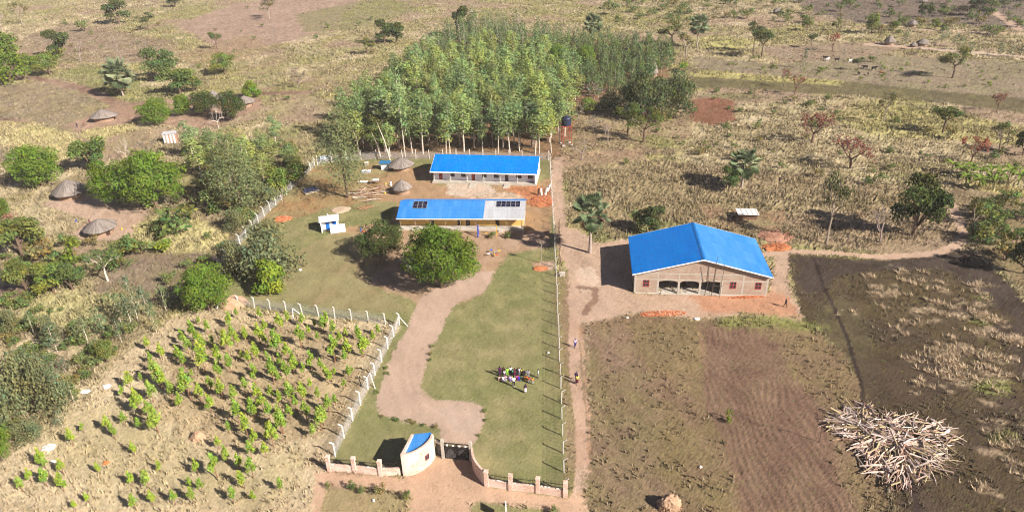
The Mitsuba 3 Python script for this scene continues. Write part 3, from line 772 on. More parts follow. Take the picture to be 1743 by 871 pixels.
k = put('roof', roof_plane(rl(SP + .003, -.55, 2.555), rl(LW + .4, -.55, 2.555), rl(LW + .4, 4.5, 4.195), rl(SP + .003, 4.5, 4.195)), 'roof_zinc', lower)
labels[k] = {'label': 'bare zinc part of the roof at its right end'}
put('roof', roof_plane(rl(LW + .4, 8.8, 2.7), rl(-.4, 8.8, 2.7), rl(-.4, 4.5, 4.19), rl(LW + .4, 4.5, 4.19)), 'roof_blue_faded', lower)
put('fascia', MB((0.72, 0.72, 0.70)).box(-.42, LW + .42, -.6, -.56, 2.38, 2.58, fr=fl), 'painted', lower)
for n, x0, nn in ((3, 2.45, 3), (5, .782 * LW, 5)):
    for i in range(nn):
        a = x0 + i * .94
        b = a + .88
        mb = MB((0.012, 0.014, 0.035))
        y0, y1 = (2.2, 4.15) if nn == 3 else (2.7, 4.2)
        P = [rl(a, y0, sl(y0) + .10), rl(b, y0, sl(y0) + .10), rl(b, y1, sl(y1) + .10), rl(a, y1, sl(y1) + .10)]
        mb.quad(*P)
        for j in range(4):
            mb.quad(P[j], P[j] - [0, 0, .05], P[(j + 1) % 4] - [0, 0, .05], P[(j + 1) % 4])
        k = put('solar_panel', mb, 'glossy_dark', lower)
        e = MB((0.3, 0.3, 0.32))
        for j in range(4):
            e.beam(P[j] + [0, 0, .008], P[(j + 1) % 4] + [0, 0, .008], .035, .03)
        e.beam((P[0] + P[3]) / 2 + [0, 0, .006], (P[1] + P[2]) / 2 + [0, 0, .006], .02, .02)
        put('panel_frame', e, 'painted', k)
put('steps', MB().box(.805 * LW, .845 * LW, -1.5, -.605, -.05, .2, fr=fl), 'concrete', lower)

# --- latrine block with a white screen wall
fa = frame((G(548, 397)[0], G(548, 397)[1], 0), 14)
lat = thing('latrine_block', 'small white latrine block with blue doors behind a white screen wall', 'toilet block')
put('wall', wall_panel(fa, [(0, 0), (3.4, 0), (3.4, 2.3), (0, 2.3)], 1.0, .15, [(.9, .05, 1.7, 2.0), (2.2, .05, 3.0, 2.0)]), 'plaster_white', lat)
put('wall', wall_panel(fa, [(0, 0), (3.4, 0), (3.4, 2.3), (0, 2.3)], 2.6, .15), 'plaster_white', lat)
for x in (0, 3.25):
    put('wall', side_panel(fa, [(-.0, 0), (2.598, 0), (2.598, 2.3), (-.0, 2.3)] if x == 0 else [(1.152, 0), (2.598, 0), (2.598, 2.3), (1.152, 2.3)], x + .001, .148), 'plaster_white', lat)
for x in (.95, 2.25):
    put('door', MB((0.01, 0.13, 0.50)).box(x, x + .72, 1.04, 1.1, .06, 1.98, fr=fa), 'painted', lat)
put('roof', MB((0.62, 0.63, 0.66)).box(-.25, 3.65, -.15, 2.95, 2.32, 2.4, fr=fa), 'painted', lat)
put('vent_pipe', MB((0.8, .8, .8)).tube(fa([[1.6, 2.0, 2.3], [1.6, 2.0, 3.1]]), .08, 7), 'painted', lat)
put('screen_wall', MB().box(1.7, 4.6, -.75, -.60, 0, 1.75, fr=fa), 'plaster_white', lat)

# --- gate house: a wedge between a straight wall and a curved wall
A0, C0, B0 = G(686.4, 810)[:2], G(741.3, 774.3)[:2], G(700.3, 737.7, 3.3)[:2]
M1, M2, M3 = G(708, 806)[:2], G(724, 797)[:2], G(735.7, 785.7)[:2]


def spline(pts, n):
    from scipy.interpolate import CubicSpline
    pts = np.asarray(pts, float); s = np.concatenate([[0], np.cumsum(np.linalg.norm(np.diff(pts, axis=0), axis=1))])
    return CubicSpline(s, pts)(np.linspace(0, s[-1], n))


def strip_wall(pts, th, z0, z1, top=None):
    """A wall along a plan line, thickness to the left of its direction; uv along it."""
    pts = np.asarray(pts, float); d = np.gradient(pts, axis=0); d /= np.linalg.norm(d, axis=1, keepdims=True)
    nrm = np.stack([-d[:, 1], d[:, 0]], 1)
    inn = pts + nrm * th
    s = np.concatenate([[0], np.cumsum(np.linalg.norm(np.diff(pts, axis=0), axis=1))])
    zt = np.full(len(pts), z1) if top is None else np.asarray(top)
    mb = MB()
    for i in range(len(pts) - 1):
        a, b, c, e = pts[i], pts[i + 1], inn[i + 1], inn[i]
        for p, q, ui, uj, zi, zj in ((a, b, s[i], s[i + 1], zt[i], zt[i + 1]), (c, e, s[i + 1], s[i], zt[i + 1], zt[i])):
            mb.add([[*p, z0], [*q, z0], [*q, zj], [*p, zi]], [[0, 1, 2, 3]], None, [[ui, z0], [uj, z0], [uj, zj], [ui, zi]])
        mb.add([[*a, zt[i]], [*b, zt[i + 1]], [*c, zt[i + 1]], [*e, zt[i]]], [[0, 1, 2, 3]], None, [[s[i], 9], [s[i + 1], 9], [s[i + 1], 9 + th], [s[i], 9 + th]])
    for i in (0, -1):
        a, e = pts[i], inn[i]
        mb.add([[*a, z0], [*e, z0], [*e, zt[i]], [*a, zt[i]]], [[0, 1, 2, 3]], None, [[0, z0], [th, z0], [th, zt[i]], [0, zt[i]]])
    return mb


GH = 3.3
gh = thing('gate_house', 'curved pale brick gate house with a blue sloping roof left of the gate', 'building')
arc = spline([A0, M1, M2, M3, C0], 22)
back = np.linspace(C0, [C0[0] - .2, B0[1] + .1], 6)
put('curved_wall', strip_wall(arc, .25, -.1, GH), 'brick_gate', gh)
dirAB = (B0 - A0) / np.linalg.norm(B0 - A0)
put('side_wall', strip_wall(np.linspace(B0, A0 + dirAB * .26, 8), .25, -.1, GH - .003), 'brick_gate', gh)
put('rear_wall', strip_wall(np.linspace(C0 + [0.0, .28], B0 + [.3, .0], 6), .25, -.1, GH - .5), 'brick_gate', gh)
rpts = [A0 + dirAB * .7 + [.28, .1]] + [p for p in (arc[2:-1] + (np.stack([-np.gradient(arc, axis=0)[2:-1, 1], np.gradient(arc, axis=0)[2:-1, 0]], 1) / np.linalg.norm(np.gradient(arc, axis=0)[2:-1], axis=1, keepdims=True)) * .3)] + [C0 + [-.26, .45], B0 + [.32, .15]]
rpoly = shapely.Polygon(rpts).buffer(0)
rm = trimesh.creation.extrude_polygon(rpoly, .06, engine='earcut'); rv = np.array(rm.vertices)
fall = np.array([0.25, 1.0]) / np.linalg.norm([.25, 1.0])
rv[:, 2] += GH - .62 + .10 * ((rv[:, :2] - A0) @ fall)
rb = MB(); tri = rv[rm.faces].reshape(-1, 3); rb.add(tri, np.arange(len(tri)).reshape(-1, 3), None, tri[:, :2])
put('roof', rb, 'roof_blue_faded', gh)
pw = arc[13]; dw = arc[14] - arc[12]; dw /= np.linalg.norm(dw)
fw_ = frame((pw[0] + dw[1] * .03, pw[1] - dw[0] * .03, 0), math.degrees(math.atan2(dw[1], dw[0])))
window(gh, fw_, -.3, .3, 1.15, 1.85, -.02, (0.22, 0.07, 0.06), (0.03, 0.03, 0.05), 2, 1, t=.05)

# --- the gate and its posts
gp, gc = G(755, 779), G(802.5, 783)
gate_dir = (gc - gp)[:2]; GL = np.linalg.norm(gate_dir)
fg = frame((gp[0], gp[1], 0), math.degrees(math.atan2(gate_dir[1], gate_dir[0])))
gt = thing('entrance_gate', 'black double leaf metal gate with spear bars between pale posts', 'gate')
for x in (0, GL):
    put('gate_post', MB().box(x - .17, x + .17, -.17, .17, -.1, 2.85, fr=fg), 'concrete', gt)
BLK = (0.012, 0.012, 0.014)
for k in range(2):
    a, b = .2 + k * (GL / 2 - .2), GL / 2 - .02 + k * (GL / 2 - .18)
    lf = MB(BLK)
    lf.box(a, b, -.015, .015, .12, 1.85, fr=fg)
    for z in (.1, 1.2, 1.9, 2.35):
        lf.box(a, b, -.04, .04, z - .03, z + .04, fr=fg)
    for x in (a, b - .06):
        lf.box(x, x + .06, -.045, .045, .08, 2.4, fr=fg)
    for x in np.arange(a + .12, b - .06, .11):
        lf.box(x, x + .025, -.025, .025, 1.85, 2.52, fr=fg)
    key = put('gate_leaf', lf, 'painted', gt)
    fan = MB((0.16, 0.16, 0.17))
    mid = (a + b) / 2
    for i in range(9):
        x = mid - .52 + i * .13
        fan.box(x - .015, x + .015, -.05, -.035, .2, .2 + 1.35 * math.sqrt(max(.05, 1 - ((x - mid) / .62) ** 2)), fr=fg)
    put('grille', fan, 'painted', key)
    for x in (a + .38, b - .38):
        put('marker_plate', MB((.8, .8, .82)).box(x - .11, x + .11, -.07, -.05, 2.0, 2.24, fr=fg), 'painted', key)
wk = MB(BLK)
cx = np.array([C0[0] + .12, C0[1] + .1])
wd = math.hypot(*(gp[:2] - cx)) - .2
fk = frame((cx[0], cx[1], 0), math.degrees(math.atan2(gp[1] - cx[1], gp[0] - cx[0])))
wk.box(.06, wd - .02, -.02, .02, .1, 1.9, fr=fk)
for x in (.06, wd - .08):
    wk.box(x, x + .06, -.04, .04, .08, 2.0, fr=fk)
put('wicket_door', wk, 'painted', gt)
put('lintel', MB().box(.02, wd - .0, -.12, .12, 2.05, 2.35, fr=fk), 'concrete', gt)
put('top_rail', MB(BLK).box(.02, wd + .02, -.05, .05, 2.55, 2.62, fr=fk), 'painted', gt)

# --- brick boundary walls with pillars and railings
def front_wall(key, px, ends):
    P = [G(*p)[:2] for p in px]
    for p in P:
        q = frame((p[0], p[1], 0), -10.4)
        put('pillar', MB().box(-.22, .22, -.22, .22, -.1, 2.15, fr=q).box(-.25, .25, -.25, .25, 2.155, 2.25, fr=q), 'brick_gate', key)
    pts = ends
    for a, b in pts:
        a, b = np.asarray(a), np.asarray(b); d = (b - a) / np.linalg.norm(b - a); L = np.linalg.norm(b - a)
        f = frame((a[0], a[1], 0), math.degrees(math.atan2(d[1], d[0])))
        put('wall_panel', MB().box(.23, L - .23, -.11, .11, -.1, 1.05, fr=f), 'brick_gate', key)
        co = MB((0.66, 0.62, 0.56)); rr = random.Random(int(L * 1000))
        x = .3
        while x < L - .5:
            w = rr.uniform(.2, .5)
            if rr.random() < .45:
                co.box(x, x + w, -.13, .13, 1.052, 1.052 + rr.uniform(.04, .1), fr=f)
            x += w + rr.uniform(.02, .3)
        put('coping', co, 'matte', key)
        ra = MB((0.02, 0.018, 0.018))
        for z in (1.25, 1.7):
            ra.box(.23, L - .23, -.02, .02, z, z + .045, fr=f)
        for x in np.arange(.33, L - .25, .15):
            ra.box(x - .012, x + .012, -.012, .012, 1.06, 1.95 + .04 * (int(x / .15) % 2), fr=f)
        put('railing', ra, 'painted', key)


wl = thing('brick_boundary_wall', 'low brick wall with three pillars and railings left of the gate house', 'wall')
lp = [G(561.6, 800)[:2], G(604.8, 802.9)[:2], G(649, 808)[:2], A0 + [-.1, .35]]
front_wall(wl, [(561.6, 800), (604.8, 802.9), (649, 808)], list(zip(lp[:-1], lp[1:])))
wr = thing('brick_boundary_wall', 'low brick wall with four pillars and railings right of the gate, ending at the track', 'wall')
rpx = [(828.6, 825.7), (869.5, 832.6), (915.8, 837.4), (962.2, 844.7)]
rpp = [G(*p)[:2] for p in rpx]
front_wall(wr, rpx, list(zip(rpp[:-1], rpp[1:])))
put('curved_wing', strip_wall(spline([gc[:2] + [.05, -.2], G(804.5, 796)[:2], G(811, 810)[:2], rpp[0] + [-.24, .05]], 16), .25, -.1, 2.05), 'brick_gate', wr)

# --- wire fences with bent concrete posts
def post_mesh(h=2.0, arm=.42, tilt=1.0):
    mb = MB((0.60, 0.60, 0.58))
    mb.beam([0, 0, -.2], [0, 0, h], .14, .14).beam([0, 0, h - .03], [arm * tilt, 0, h + arm * .8], .11, .11)
    return mb


PW = group_of('post_kind_a', post=post_mesh().ply('matte'))
PT = group_of('post_kind_b', post=MB((0.60, 0.60, 0.58)).beam([0, 0, -.2], [0, 0, 1.9], .11, .11).beam([0, 0, 1.88], [.4, 0, 2.2], .08, .08).ply('matte'))
ST = MB((0.58, 0.58, 0.56)).beam([0, 0, 1.7], [0, 1.5, -.1], .1, .1).ply('matte')


def fence(name, label, pts, spacing, side, post=PW, tall=1.55, dens=.12, braces=()):
    """side: the direction (degrees) the bent arms point to."""
    key = thing(name, label, 'fence')
    pts = [np.asarray(p[:2], float) for p in pts]
    posts = []
    for a, b in zip(pts[:-1], pts[1:]):
        n = max(1, round(np.linalg.norm(b - a) / spacing))
        posts += [a + (b - a) * i / n for i in range(n)]
    posts.append(pts[-1])
    rr = random.Random(len(posts))
    for i, p in enumerate(posts):
        q = at(p[0], p[1], 0, side + rr.uniform(-8, 8)) @ T().rotate([0, 1, 0], rr.uniform(-2.5, 2.5)) @ T().rotate([1, 0, 0], rr.uniform(-2.5, 2.5))
        copy_of(post, numbered(key + '__fence_post'), q)
    for p, ang in braces:
        for s in (0, 90):
            put('brace', ST, None, key, at(p[0], p[1], 0, ang + s))
    for a, b in zip(posts[:-1], posts[1:]):
        d = b - a; L = np.linalg.norm(d); d = d / L
        mb = MB((0.42, 0.43, 0.43))
        V = []
        nrm = np.array([-d[1], d[0]]) * .006
        t = .011
        for sg in (1, -1):
            for u in np.arange(-tall, L, dens):
                u0, u1, z0, z1 = (u, u + tall, .08, .08 + tall) if sg > 0 else (u, u + tall, .08 + tall, .08)
                if u0 < 0:
                    z0 += sg * (-u0); u0 = 0
                if u1 > L:
                    z1 -= sg * (u1 - L); u1 = L
                if u1 - u0 < .05:
                    continue
                pa, pb = a + d * u0, a + d * u1
                V += [[*pa, z0 - t], [*pb, z1 - t], [*pb, z1 + t], [*pa, z0 + t]]
        for z in (.08, .8, tall + .08, tall + .28, tall + .42):
            V += [[*a, z - .008], [*b, z - .008], [*b, z + .008], [*a, z + .008]]
        V = np.array(V); nq = len(V) // 4
        mb.add(V, np.arange(nq * 4).reshape(-1, 4))
        put('wire_mesh', mb, 'matte', key)
    return key


c1, c2, c3 = G(680, 553), G(381, 518), G(373, 457)
fence('wire_fence', 'white posted wire fence between the young pine plantation and the school driveway', [G(571, 776), c1], 3.0, 200, braces=[(G(632, 651), 120), (c1, 160)])
fence('wire_fence', 'white posted wire fence along the top edge of the young pine plantation', [c1 + [-2.2, .3, 0], c2], 3.0, 260, braces=[(G(501, 540), 190), (c2, 60)])
fence('wire_fence', 'wire fence along the left side of the school yard beside the thicket', [c3, G(450, 369), G(536, 283)], 3.0, 170)
fence('wire_fence', 'wire fence between the round huts and the tall tree plantation', [G(536, 283) + [.6, .5, 0], G(565, 276), G(640, 271), G(800, 270), G(934, 273)], 3.4, 90)
fence('wire_fence', 'long wire fence with outward bent posts along the right edge of the lawn', [G(936, 274), G(947, 470), G(961.5, 838)], 3.0, -10, post=PT, dens=.24)

# --- thatched huts
def hut(label, px, w_px, apex_py, wall_r=.72, group=None, elong=1.0, sides=28, roof_h=None, rot=0, seed=0):
    g = G(*px); r = w_px * mpp(g) / 2 * .95
    g = G(px[0], px[1] - .085 * w_px)
    h = height_at(px[0], px[1] - .085 * w_px, apex_py)
    key = thing('thatched_hut', label, 'hut', group)
    M = at(g[0], g[1], 0, rot, (1.0, 1.0 / elong, 1.0))
    wh = min(1.75, h * .56)
    put('wall', MB().lathe([(r * wall_r, -.1), (r * wall_r, wh + .02), (r * wall_r - .15, wh + .02)], 24), 'mud', key, M)
    d = MB((0.06, 0.035, 0.025))
    fr = frame((0, 0, 0), -70 + seed * 20)
    d.box(r * wall_r - .12, r * wall_r + .04, -.4, .4, 0, min(1.6, wh), fr=fr)
    put('door', d, 'matte', key, M)
    rr = np.random.default_rng(seed)
    edge = rr.normal(0, .075, sides)
    prof = []
    for i in range(10):
        t = i / 9
        prof.append((max(.02, r * t), h - (h - wh + .35) * (t ** 1.12) + .12 * math.sin(math.pi * t)))
    prof += [(r * .99, wh - .52), (r * wall_r * .9, wh - .1)]
    def wob(R, Z, ang):
        k = np.clip(R / r, 0, 1)
        return R * (1 + k * edge[None] * .6), Z + k * (edge[None] + rr.normal(0, .03, Z.shape))
    put('thatch_roof', MB().lathe(prof, sides, wob=wob), 'thatch', key, M, smooth=True)
    put('roof_cap', MB().lathe([(.01, h + .22), (.10, h + .12), (.16, h - .06), (.26, h - .2)], 10), 'thatch', key, M)
    return key


hut('large round thatched hut with pale roof beside two mango trees at the far left', (122, 339), 60, 306, seed=1)
hut('round thatched hut with ragged dark roof in the bare homestead yard', (173, 401), 57, 373, seed=2)
hut('pale thatched hut on the brown earth clearing at upper left', (178, 209), 48, 186, seed=3, elong=1.3, rot=20)
hut('thatched hut half hidden by trees at the right end of the brown clearing', (418, 183), 34, 163, seed=4)
hut('thatched hut peeping over dark round trees in the clearing', (366, 178), 36, 154, seed=5)
hut('round grey thatched hut by the fence left of the upper school block', (683, 291), 46, 269, seed=6)
hut('smaller round grey thatched hut between the two school blocks', (685, 331), 37, 306, seed=7)
hut('lone thatched hut in the grass at the top right', (1323, 25), 17, 13, seed=8)
hut('pale round hut on a sandy patch far away at top right', (1553, 47), 18, 34, seed=9)
hut('grey thatched hut behind a bush beside the far road', (1513, 78), 20, 60, seed=10)
hut('large grey thatched hut beside the far road', (1570, 80), 22, 66, seed=11)
hut('small dark thatched hut next to the large grey hut by the far road', (1555, 81), 13, 72, seed=12)
hut('tiny pale thatched hut at the top edge on the right', (1571, 6), 16, -2, seed=13)
hut('straw coloured pointed hut between dark trees behind the plantation', (1112, 132), 17, 101, seed=14)

# --- small huts, shacks and shelters
k = thing('plank_shack', 'small shack of pale upright planks near the eucalyptus clump', 'shack')
g = G(293, 243); f = frame((g[0] - 1.6, g[1] - 1, 0), 15)
for i in range(8):
    put('plank', MB([(0.6, .6, .62), (0.35, .3, .26), (.72, .72, .74), (.42, .25, .18)][i % 4]).box(i * .42, i * .42 + .4, 0, .04, 0, 2.6, fr=f), 'matte', k)
put('wall', MB((.3, .2, .15)).box(0, 3.35, .05, 2.4, 0, 2.5, fr=f), 'matte', k)
put('roof', MB((.4, .4, .42)).box(-.2, 3.5, -.2, 2.6, 2.62, 2.7, fr=f), 'painted', k)
k = thing('brick_hut', 'small square hut with a bright white sheet roof behind the brick hall', 'hut')
g = G(1271, 371); f = frame((g[0] - 1.8, g[1] - .6, 0), -6)
put('wall', MB((.17, .10, .07)).box(0, 3.5, 0, 2.2, -.1, 1.15, fr=f), 'matte', k)
put('roof', MB((.74, .72, .68)).box(-.3, 3.8, -.45, 2.6, 1.16, 1.22, fr=f), 'matte', k)
rg = MB((.62, .6, .57))
for i in range(5):
    rg.box(-.3 + i * .95, -.1 + i * .95, -.45, 2.6, 1.222, 1.30, fr=f)
put('ridge', rg, 'matte', k)
k = thing('blue_roofed_stall', 'tiny stall with a blue roof beside the grey thatched hut', 'stall')
g = G(656, 288); f = frame((g[0] - .9, g[1] - .6, 0), -5)
put('body', MB((.6, .66, .7)).box(0, 1.7, 0, 1.4, 0, 1.7, fr=f), 'matte', k)
put('roof', MB((.02, .14, .3)).box(-.45, 2.2, -.35, 1.8, 1.72, 1.8, fr=f), 'painted', k)
# water tower
k = thing('water_tank_tower', 'dark water tank on a rust red steel tower at the plantation edge', 'water tower')
g = G(964, 246); H = height_at(964, 246, 214); f = frame((g[0], g[1], 0), 10)
R_ = (0.25, 0.05, 0.035)
for sx in (-1, 1):
    for sy in (-1, 1):
        put('leg', MB(R_).beam(f([[sx * 1.1, sy * 1.1, -.1]])[0], f([[sx * .95, sy * .95, H]])[0], .16), 'painted', k)
        put('footing', MB((.45, .42, .38)).box(sx * 1.1 - .3, sx * 1.1 + .3, sy * 1.1 - .3, sy * 1.1 + .3, -.1, .35, fr=f), 'matte', k)
put('platform', MB(R_).box(-1.3, 1.3, -1.3, 1.3, H, H + .15, fr=f), 'painted', k)
br = MB(R_)
for z in (H * .35, H * .7):
    for a, b in (((-1, -1), (1, -1)), ((1, -1), (1, 1)), ((1, 1), (-1, 1)), ((-1, 1), (-1, -1))):
        br.beam(f([[a[0], a[1], z]])[0], f([[b[0], b[1], z]])[0], .08)
put('bracing', br, 'painted', k)
t_ = MB((.012, .018, .05))
t_.lathe([(.01, H + .16), (1.12, H + .16), (1.15, H + .9), (1.08, H + .95), (1.15, H + 1.0), (1.15, H + 1.9), (.95, H + 2.2), (.35, H + 2.45), (.3, H + 2.6), (.01, H + 2.62)], 20, (g[0], g[1], 0))
put('tank', t_, 'painted', k)

# --- heaps of soil, bricks, sand; termite mounds
def heap(name, label, cat, px, w_px, h, bsdf, seed=0, asp=.8, sub=4, rough=.35, blocks=None, base=None):
    g = G(*px); r = w_px * mpp(g) / 2
    m = trimesh.creation.icosphere(subdivisions=sub); v = np.array(m.vertices)
    v = v[:, :]; n = meshkit.fbm(v * 1.6 + seed * 9, 4, seed) - .5
    q = v * np.array([r, r * asp, h])
    q[:, 2] = np.where(v[:, 2] > 0, h * (v[:, 2] ** 1.3), v[:, 2] * .3)
    q = q * (1 + 2 * rough * n[:, None]) + (meshkit.noise(v * 9 + seed)[:, None] - .5) * .12 * min(1, h)
    mb = MB(); mb.add(q + [g[0], g[1], -.05], m.faces)
    key = thing(name, label, cat)
    put('mound', mb, bsdf, key, smooth=True)
    if blocks:
        rng = np.random.default_rng(seed); n_, size, cols = blocks
        tris = MB()
        for i in range(n_):
            a = rng.uniform(0, 2 * np.pi); d = math.sqrt(rng.random()) * 1.05
            z = h * max(0, 1 - d ** 1.6) * .9 + rng.uniform(0, .12)
            s = size * rng.uniform(.7, 1.2)
            f = frame((g[0] + math.cos(a) * r * d, g[1] + math.sin(a) * r * asp * d, z), rng.uniform(0, 180))
            tris.box(-s, s, -s * .5, s * .5, -s * .4, s * .4, color=np.asarray(cols[rng.integers(len(cols))]) * rng.uniform(.8, 1.2), fr=f)
        kk = put('loose_brick' if 'brick' in label else 'clod', tris, 'matte', key)
        labels[kk] = {'kind': 'stuff'}
    return key


BR = [(0.46, 0.17, 0.08), (0.40, 0.14, 0.07), (0.5, 0.24, 0.14)]
heap('brick_heap', 'heap of orange bricks beside the wire fence at the left of the school yard', 'brick heap', (481, 373), 30, .5, 'soil_red', 1, blocks=(160, .16, BR))
heap('brick_heap', 'spread heap of orange bricks against the right fence beside the upper school block', 'brick heap', (922, 342), 36, .45, 'soil_red', 2, asp=1.5, blocks=(260, .16, BR))
heap('brick_heap', 'long low pile of broken bricks in front of the brick hall', 'brick heap', (1128, 534), 76, .45, 'soil_red', 3, asp=.22, blocks=(330, .13, BR + [(.5, .35, .25)]))
heap('brick_heap', 'narrow line of broken bricks along the right foot of the brick hall wall', 'brick heap', (1269, 506), 62, .22, 'soil_red', 13, asp=.09, blocks=(160, .12, BR))
heap('soil_heap', 'rust red soil heap behind the right corner of the brick hall', 'soil heap', (1322, 421), 46, .38, 'soil_red', 4, asp=.6, rough=.6, blocks=(200, .13, [(.42, .17, .08), (.36, .14, .07)]))
heap('soil_heap', 'low pinkish soil heap behind the red soil heap', 'soil heap', (1320, 403), 56, .45, 'soil_pink', 5, asp=.9, rough=.6, blocks=(220, .14, [(.36, .2, .14), (.3, .15, .1)]))
heap('soil_heap', 'grey tan sand heap on the lawn near the latrine block', 'soil heap', (581, 357), 34, .45, 'sand_heap', 6, rough=.45)
heap('soil_heap', 'rounded tan earth mound beside the round tree at the plantation corner', 'soil heap', (398, 518), 52, 1.7, 'soil_tan', 7, asp=.7, rough=.2)
heap('termite_mound', 'tall pale termite mound in the lower field', 'termite mound', (1139, 862), 38, 1.7, 'soil_tan', 8, asp=.9, rough=.55, blocks=(120, .12, [(.40, .27, .18), (.33, .22, .14)]))
heap('termite_mound', 'crumbling termite mound among the young pines', 'termite mound', (337, 745), 26, .9, 'soil_tan', 9, rough=.5)
heap('soil_heap', 'pale sand spread behind the lower school block', 'soil heap', (840, 341), 75, .6, 'sand_heap', 10, asp=.25)
heap('soil_heap', 'low brown earth heap by the right fence near the net post', 'soil heap', (920, 457), 30, .35, 'soil_red', 11, asp=.6)

# ------------------------------------------------------------------ trees and plants
def unit(v):
    return v / (np.linalg.norm(v, axis=-1, keepdims=True) + 1e-9)


def leaves(mb, rng, blobs, n, size, col, var=.35, hue=.12, upw=.25, shell=.4, asp=.62, droop=0.0, jit=.75):
    """n leaf clumps over the blobs (cx, cy, cz, rx, ry, rz): small faces turned outward, uneven in tone."""
    B = np.asarray(blobs, float)
    wgt = (B[:, 3] * B[:, 4] + B[:, 3] * B[:, 5]); k = rng.choice(len(B), n, p=wgt / wgt.sum())
    d = unit(rng.normal(size=(n, 3)))
    d[:, 2] = np.where((d[:, 2] < -.3) & (rng.random(n) < .6), -d[:, 2], d[:, 2])
    rad = 1 - shell * rng.random(n) ** 1.6 + rng.normal(0, .07, n)
    p = B[k, :3] + d * B[k, 3:] * rad[:, None]
    nr = unit(d + jit * rng.normal(size=(n, 3)) + np.array([0, 0, upw]))
    t = unit(np.cross(nr, rng.normal(size=(n, 3)))); t[:, 2] -= droop; t = unit(t)
    b = np.cross(nr, t)
    s = (size * rng.uniform(.6, 1.35, n))[:, None]
    q = np.stack([p - t * s * .5, p + b * s * asp * .5, p + t * s * .5, p - b * s * asp * .5], 1)
    tone = rng.uniform(1 - .5 * var, 1 + .5 * var, len(B))[k] * rng.uniform(1 - var, 1 + var, n)
    h = rng.normal(0, hue, len(B))[k] + rng.normal(0, hue * .6, n)
    c = np.clip(np.asarray(col) * np.stack([tone * (1 + h), tone, tone * (1 - .6 * h)], 1), .004, .7)
    mb.add(q.reshape(-1, 3), np.arange(4 * n).reshape(-1, 4), np.repeat(c, 4, 0))
    return mb


def limb(mb, rng, p, d, L, r, depth_, tips, spread=.55, n=(2, 3), bend=.18, shrink=.68, upb=.12, sides=5, col=None, stop=.02):
    pts, q, dd = [p], np.array(p, float), np.array(d, float)
    for _ in range(3):
        dd = unit(dd + rng.normal(0, bend, 3) + [0, 0, upb]); q = q + dd * L / 3; pts.append(q)
    mb.tube(pts, np.linspace(r, r * .68, 4), sides if depth_ > 1 else 3, col, cap=False)
    if depth_ <= 0 or r < stop:
        tips.append(q); return
    tips.append(q)
    for _ in range(rng.integers(n[0], n[1] + 1)):
        a = unit(rng.normal(size=3)); a = unit(dd + spread * a * 1.5)
        limb(mb, rng, q, a, L * shrink * rng.uniform(.75, 1.2), r * .62, depth_ - 1, tips, spread, n, bend, shrink, upb, sides, col, stop)


BARK, PALEBARK, DARKBARK = (0.14, 0.10, 0.075), (0.55, 0.49, 0.42), (0.075, 0.05, 0.04)


def make_mango(s, col, n=6800, w=10.0, h=8.0, leaf=.33):
    rng = np.random.default_rng(s)
    tr, cr = MB(BARK), MB()
    for a in np.linspace(0, 6.28, 6)[:-1]:
        tr.tube([[0, 0, -.3], [.1 * math.cos(a), .1 * math.sin(a), h * .2], [w * .2 * math.cos(a), w * .2 * math.sin(a), h * .48]], [.34, .22, .08], 6)
    bl = []
    cz, rz, rr = h * .47, h * .45, w * .41
    while len(bl) < 75:
        d = unit(rng.normal(size=3))
        if d[2] < -.6:
            continue
        r = rng.uniform(.06, .16) * w
        k = rng.uniform(.72, 1.1)
        bl.append((d[0] * rr * k, d[1] * rr * k, cz + d[2] * rz * k * .92, r, r, r * .75))
    leaves(cr, rng, bl, n, leaf, col, var=.3, hue=.12, shell=.2, jit=.34, upw=.15)
    leaves(cr, rng, [(0, 0, cz, rr * .82, rr * .82, rz * .75)], n // 6, leaf * 1.5, np.array(col) * .8, shell=.2)
    return tr, cr


def make_broad(s, col, n=2300, w=6.0, h=5.5, leaf=.34, k=14, low=.2, trunk=BARK):
    rng = np.random.default_rng(s)
    tr, cr = MB(trunk), MB(); bl = []
    for i in range(k):
        a, d = rng.uniform(0, 6.28), math.sqrt(rng.random()) * w * .33
        z = h * (low + .12 + (.86 - low - .12) * rng.random() * (1 - .35 * d / (w * .33)))
        r = rng.uniform(.12, .21) * w
        bl.append((d * math.cos(a), d * math.sin(a), z, r, r, r * rng.uniform(.6, .85)))
        if i % 3 == 0:
            tr.tube([[0, 0, h * .12], [d * .4 * math.cos(a), d * .4 * math.sin(a), z * .6], [d * math.cos(a), d * math.sin(a), z]], [.12, .08, .03], 4, cap=False)
    tr.tube([[0, 0, -.3], [.05, 0, h * .25], [0, .08, h * .55]], [.2, .15, .07], 6)
    leaves(cr, rng, bl, n, leaf, col, shell=.6)
    return tr, cr


def make_sav(s, col, n=1700, w=7.0, h=6.0, leaf=.32, flat=.42, trunk=BARK, dens=1.0):
    rng = np.random.default_rng(s)
    tr, cr, tips = MB(trunk), MB(), []
    tr.tube([[0, 0, -.3], [.08, .05, h * .2], [.0, .1, h * .38]], [.22, .17, .14], 6, cap=False)
    for i in range(4):
        a = i * 1.57 + rng.uniform(-.5, .5)
        limb(tr, rng, [0, .1, h * .37], unit(np.array([math.cos(a), math.sin(a), .9])), h * .27, .10, 2, tips, spread=.5, upb=.05)
    tips = [t for t in tips if t[2] > h * .42]
    P = np.array(tips); P[:, :2] *= (w * .38) / max(np.abs(P[:, :2]).max(), .1)
    P[:, 2] = np.clip(P[:, 2], h * .45, h * .9)
    idx = rng.permutation(len(P))[:13]
    bl = [(x, y, z, w * rng.uniform(.11, .2), w * rng.uniform(.11, .2), w * flat * rng.uniform(.14, .24)) for x, y, z in P[idx]]
    leaves(cr, rng, bl, int(n * dens), leaf, col, shell=.8)
    return tr, cr


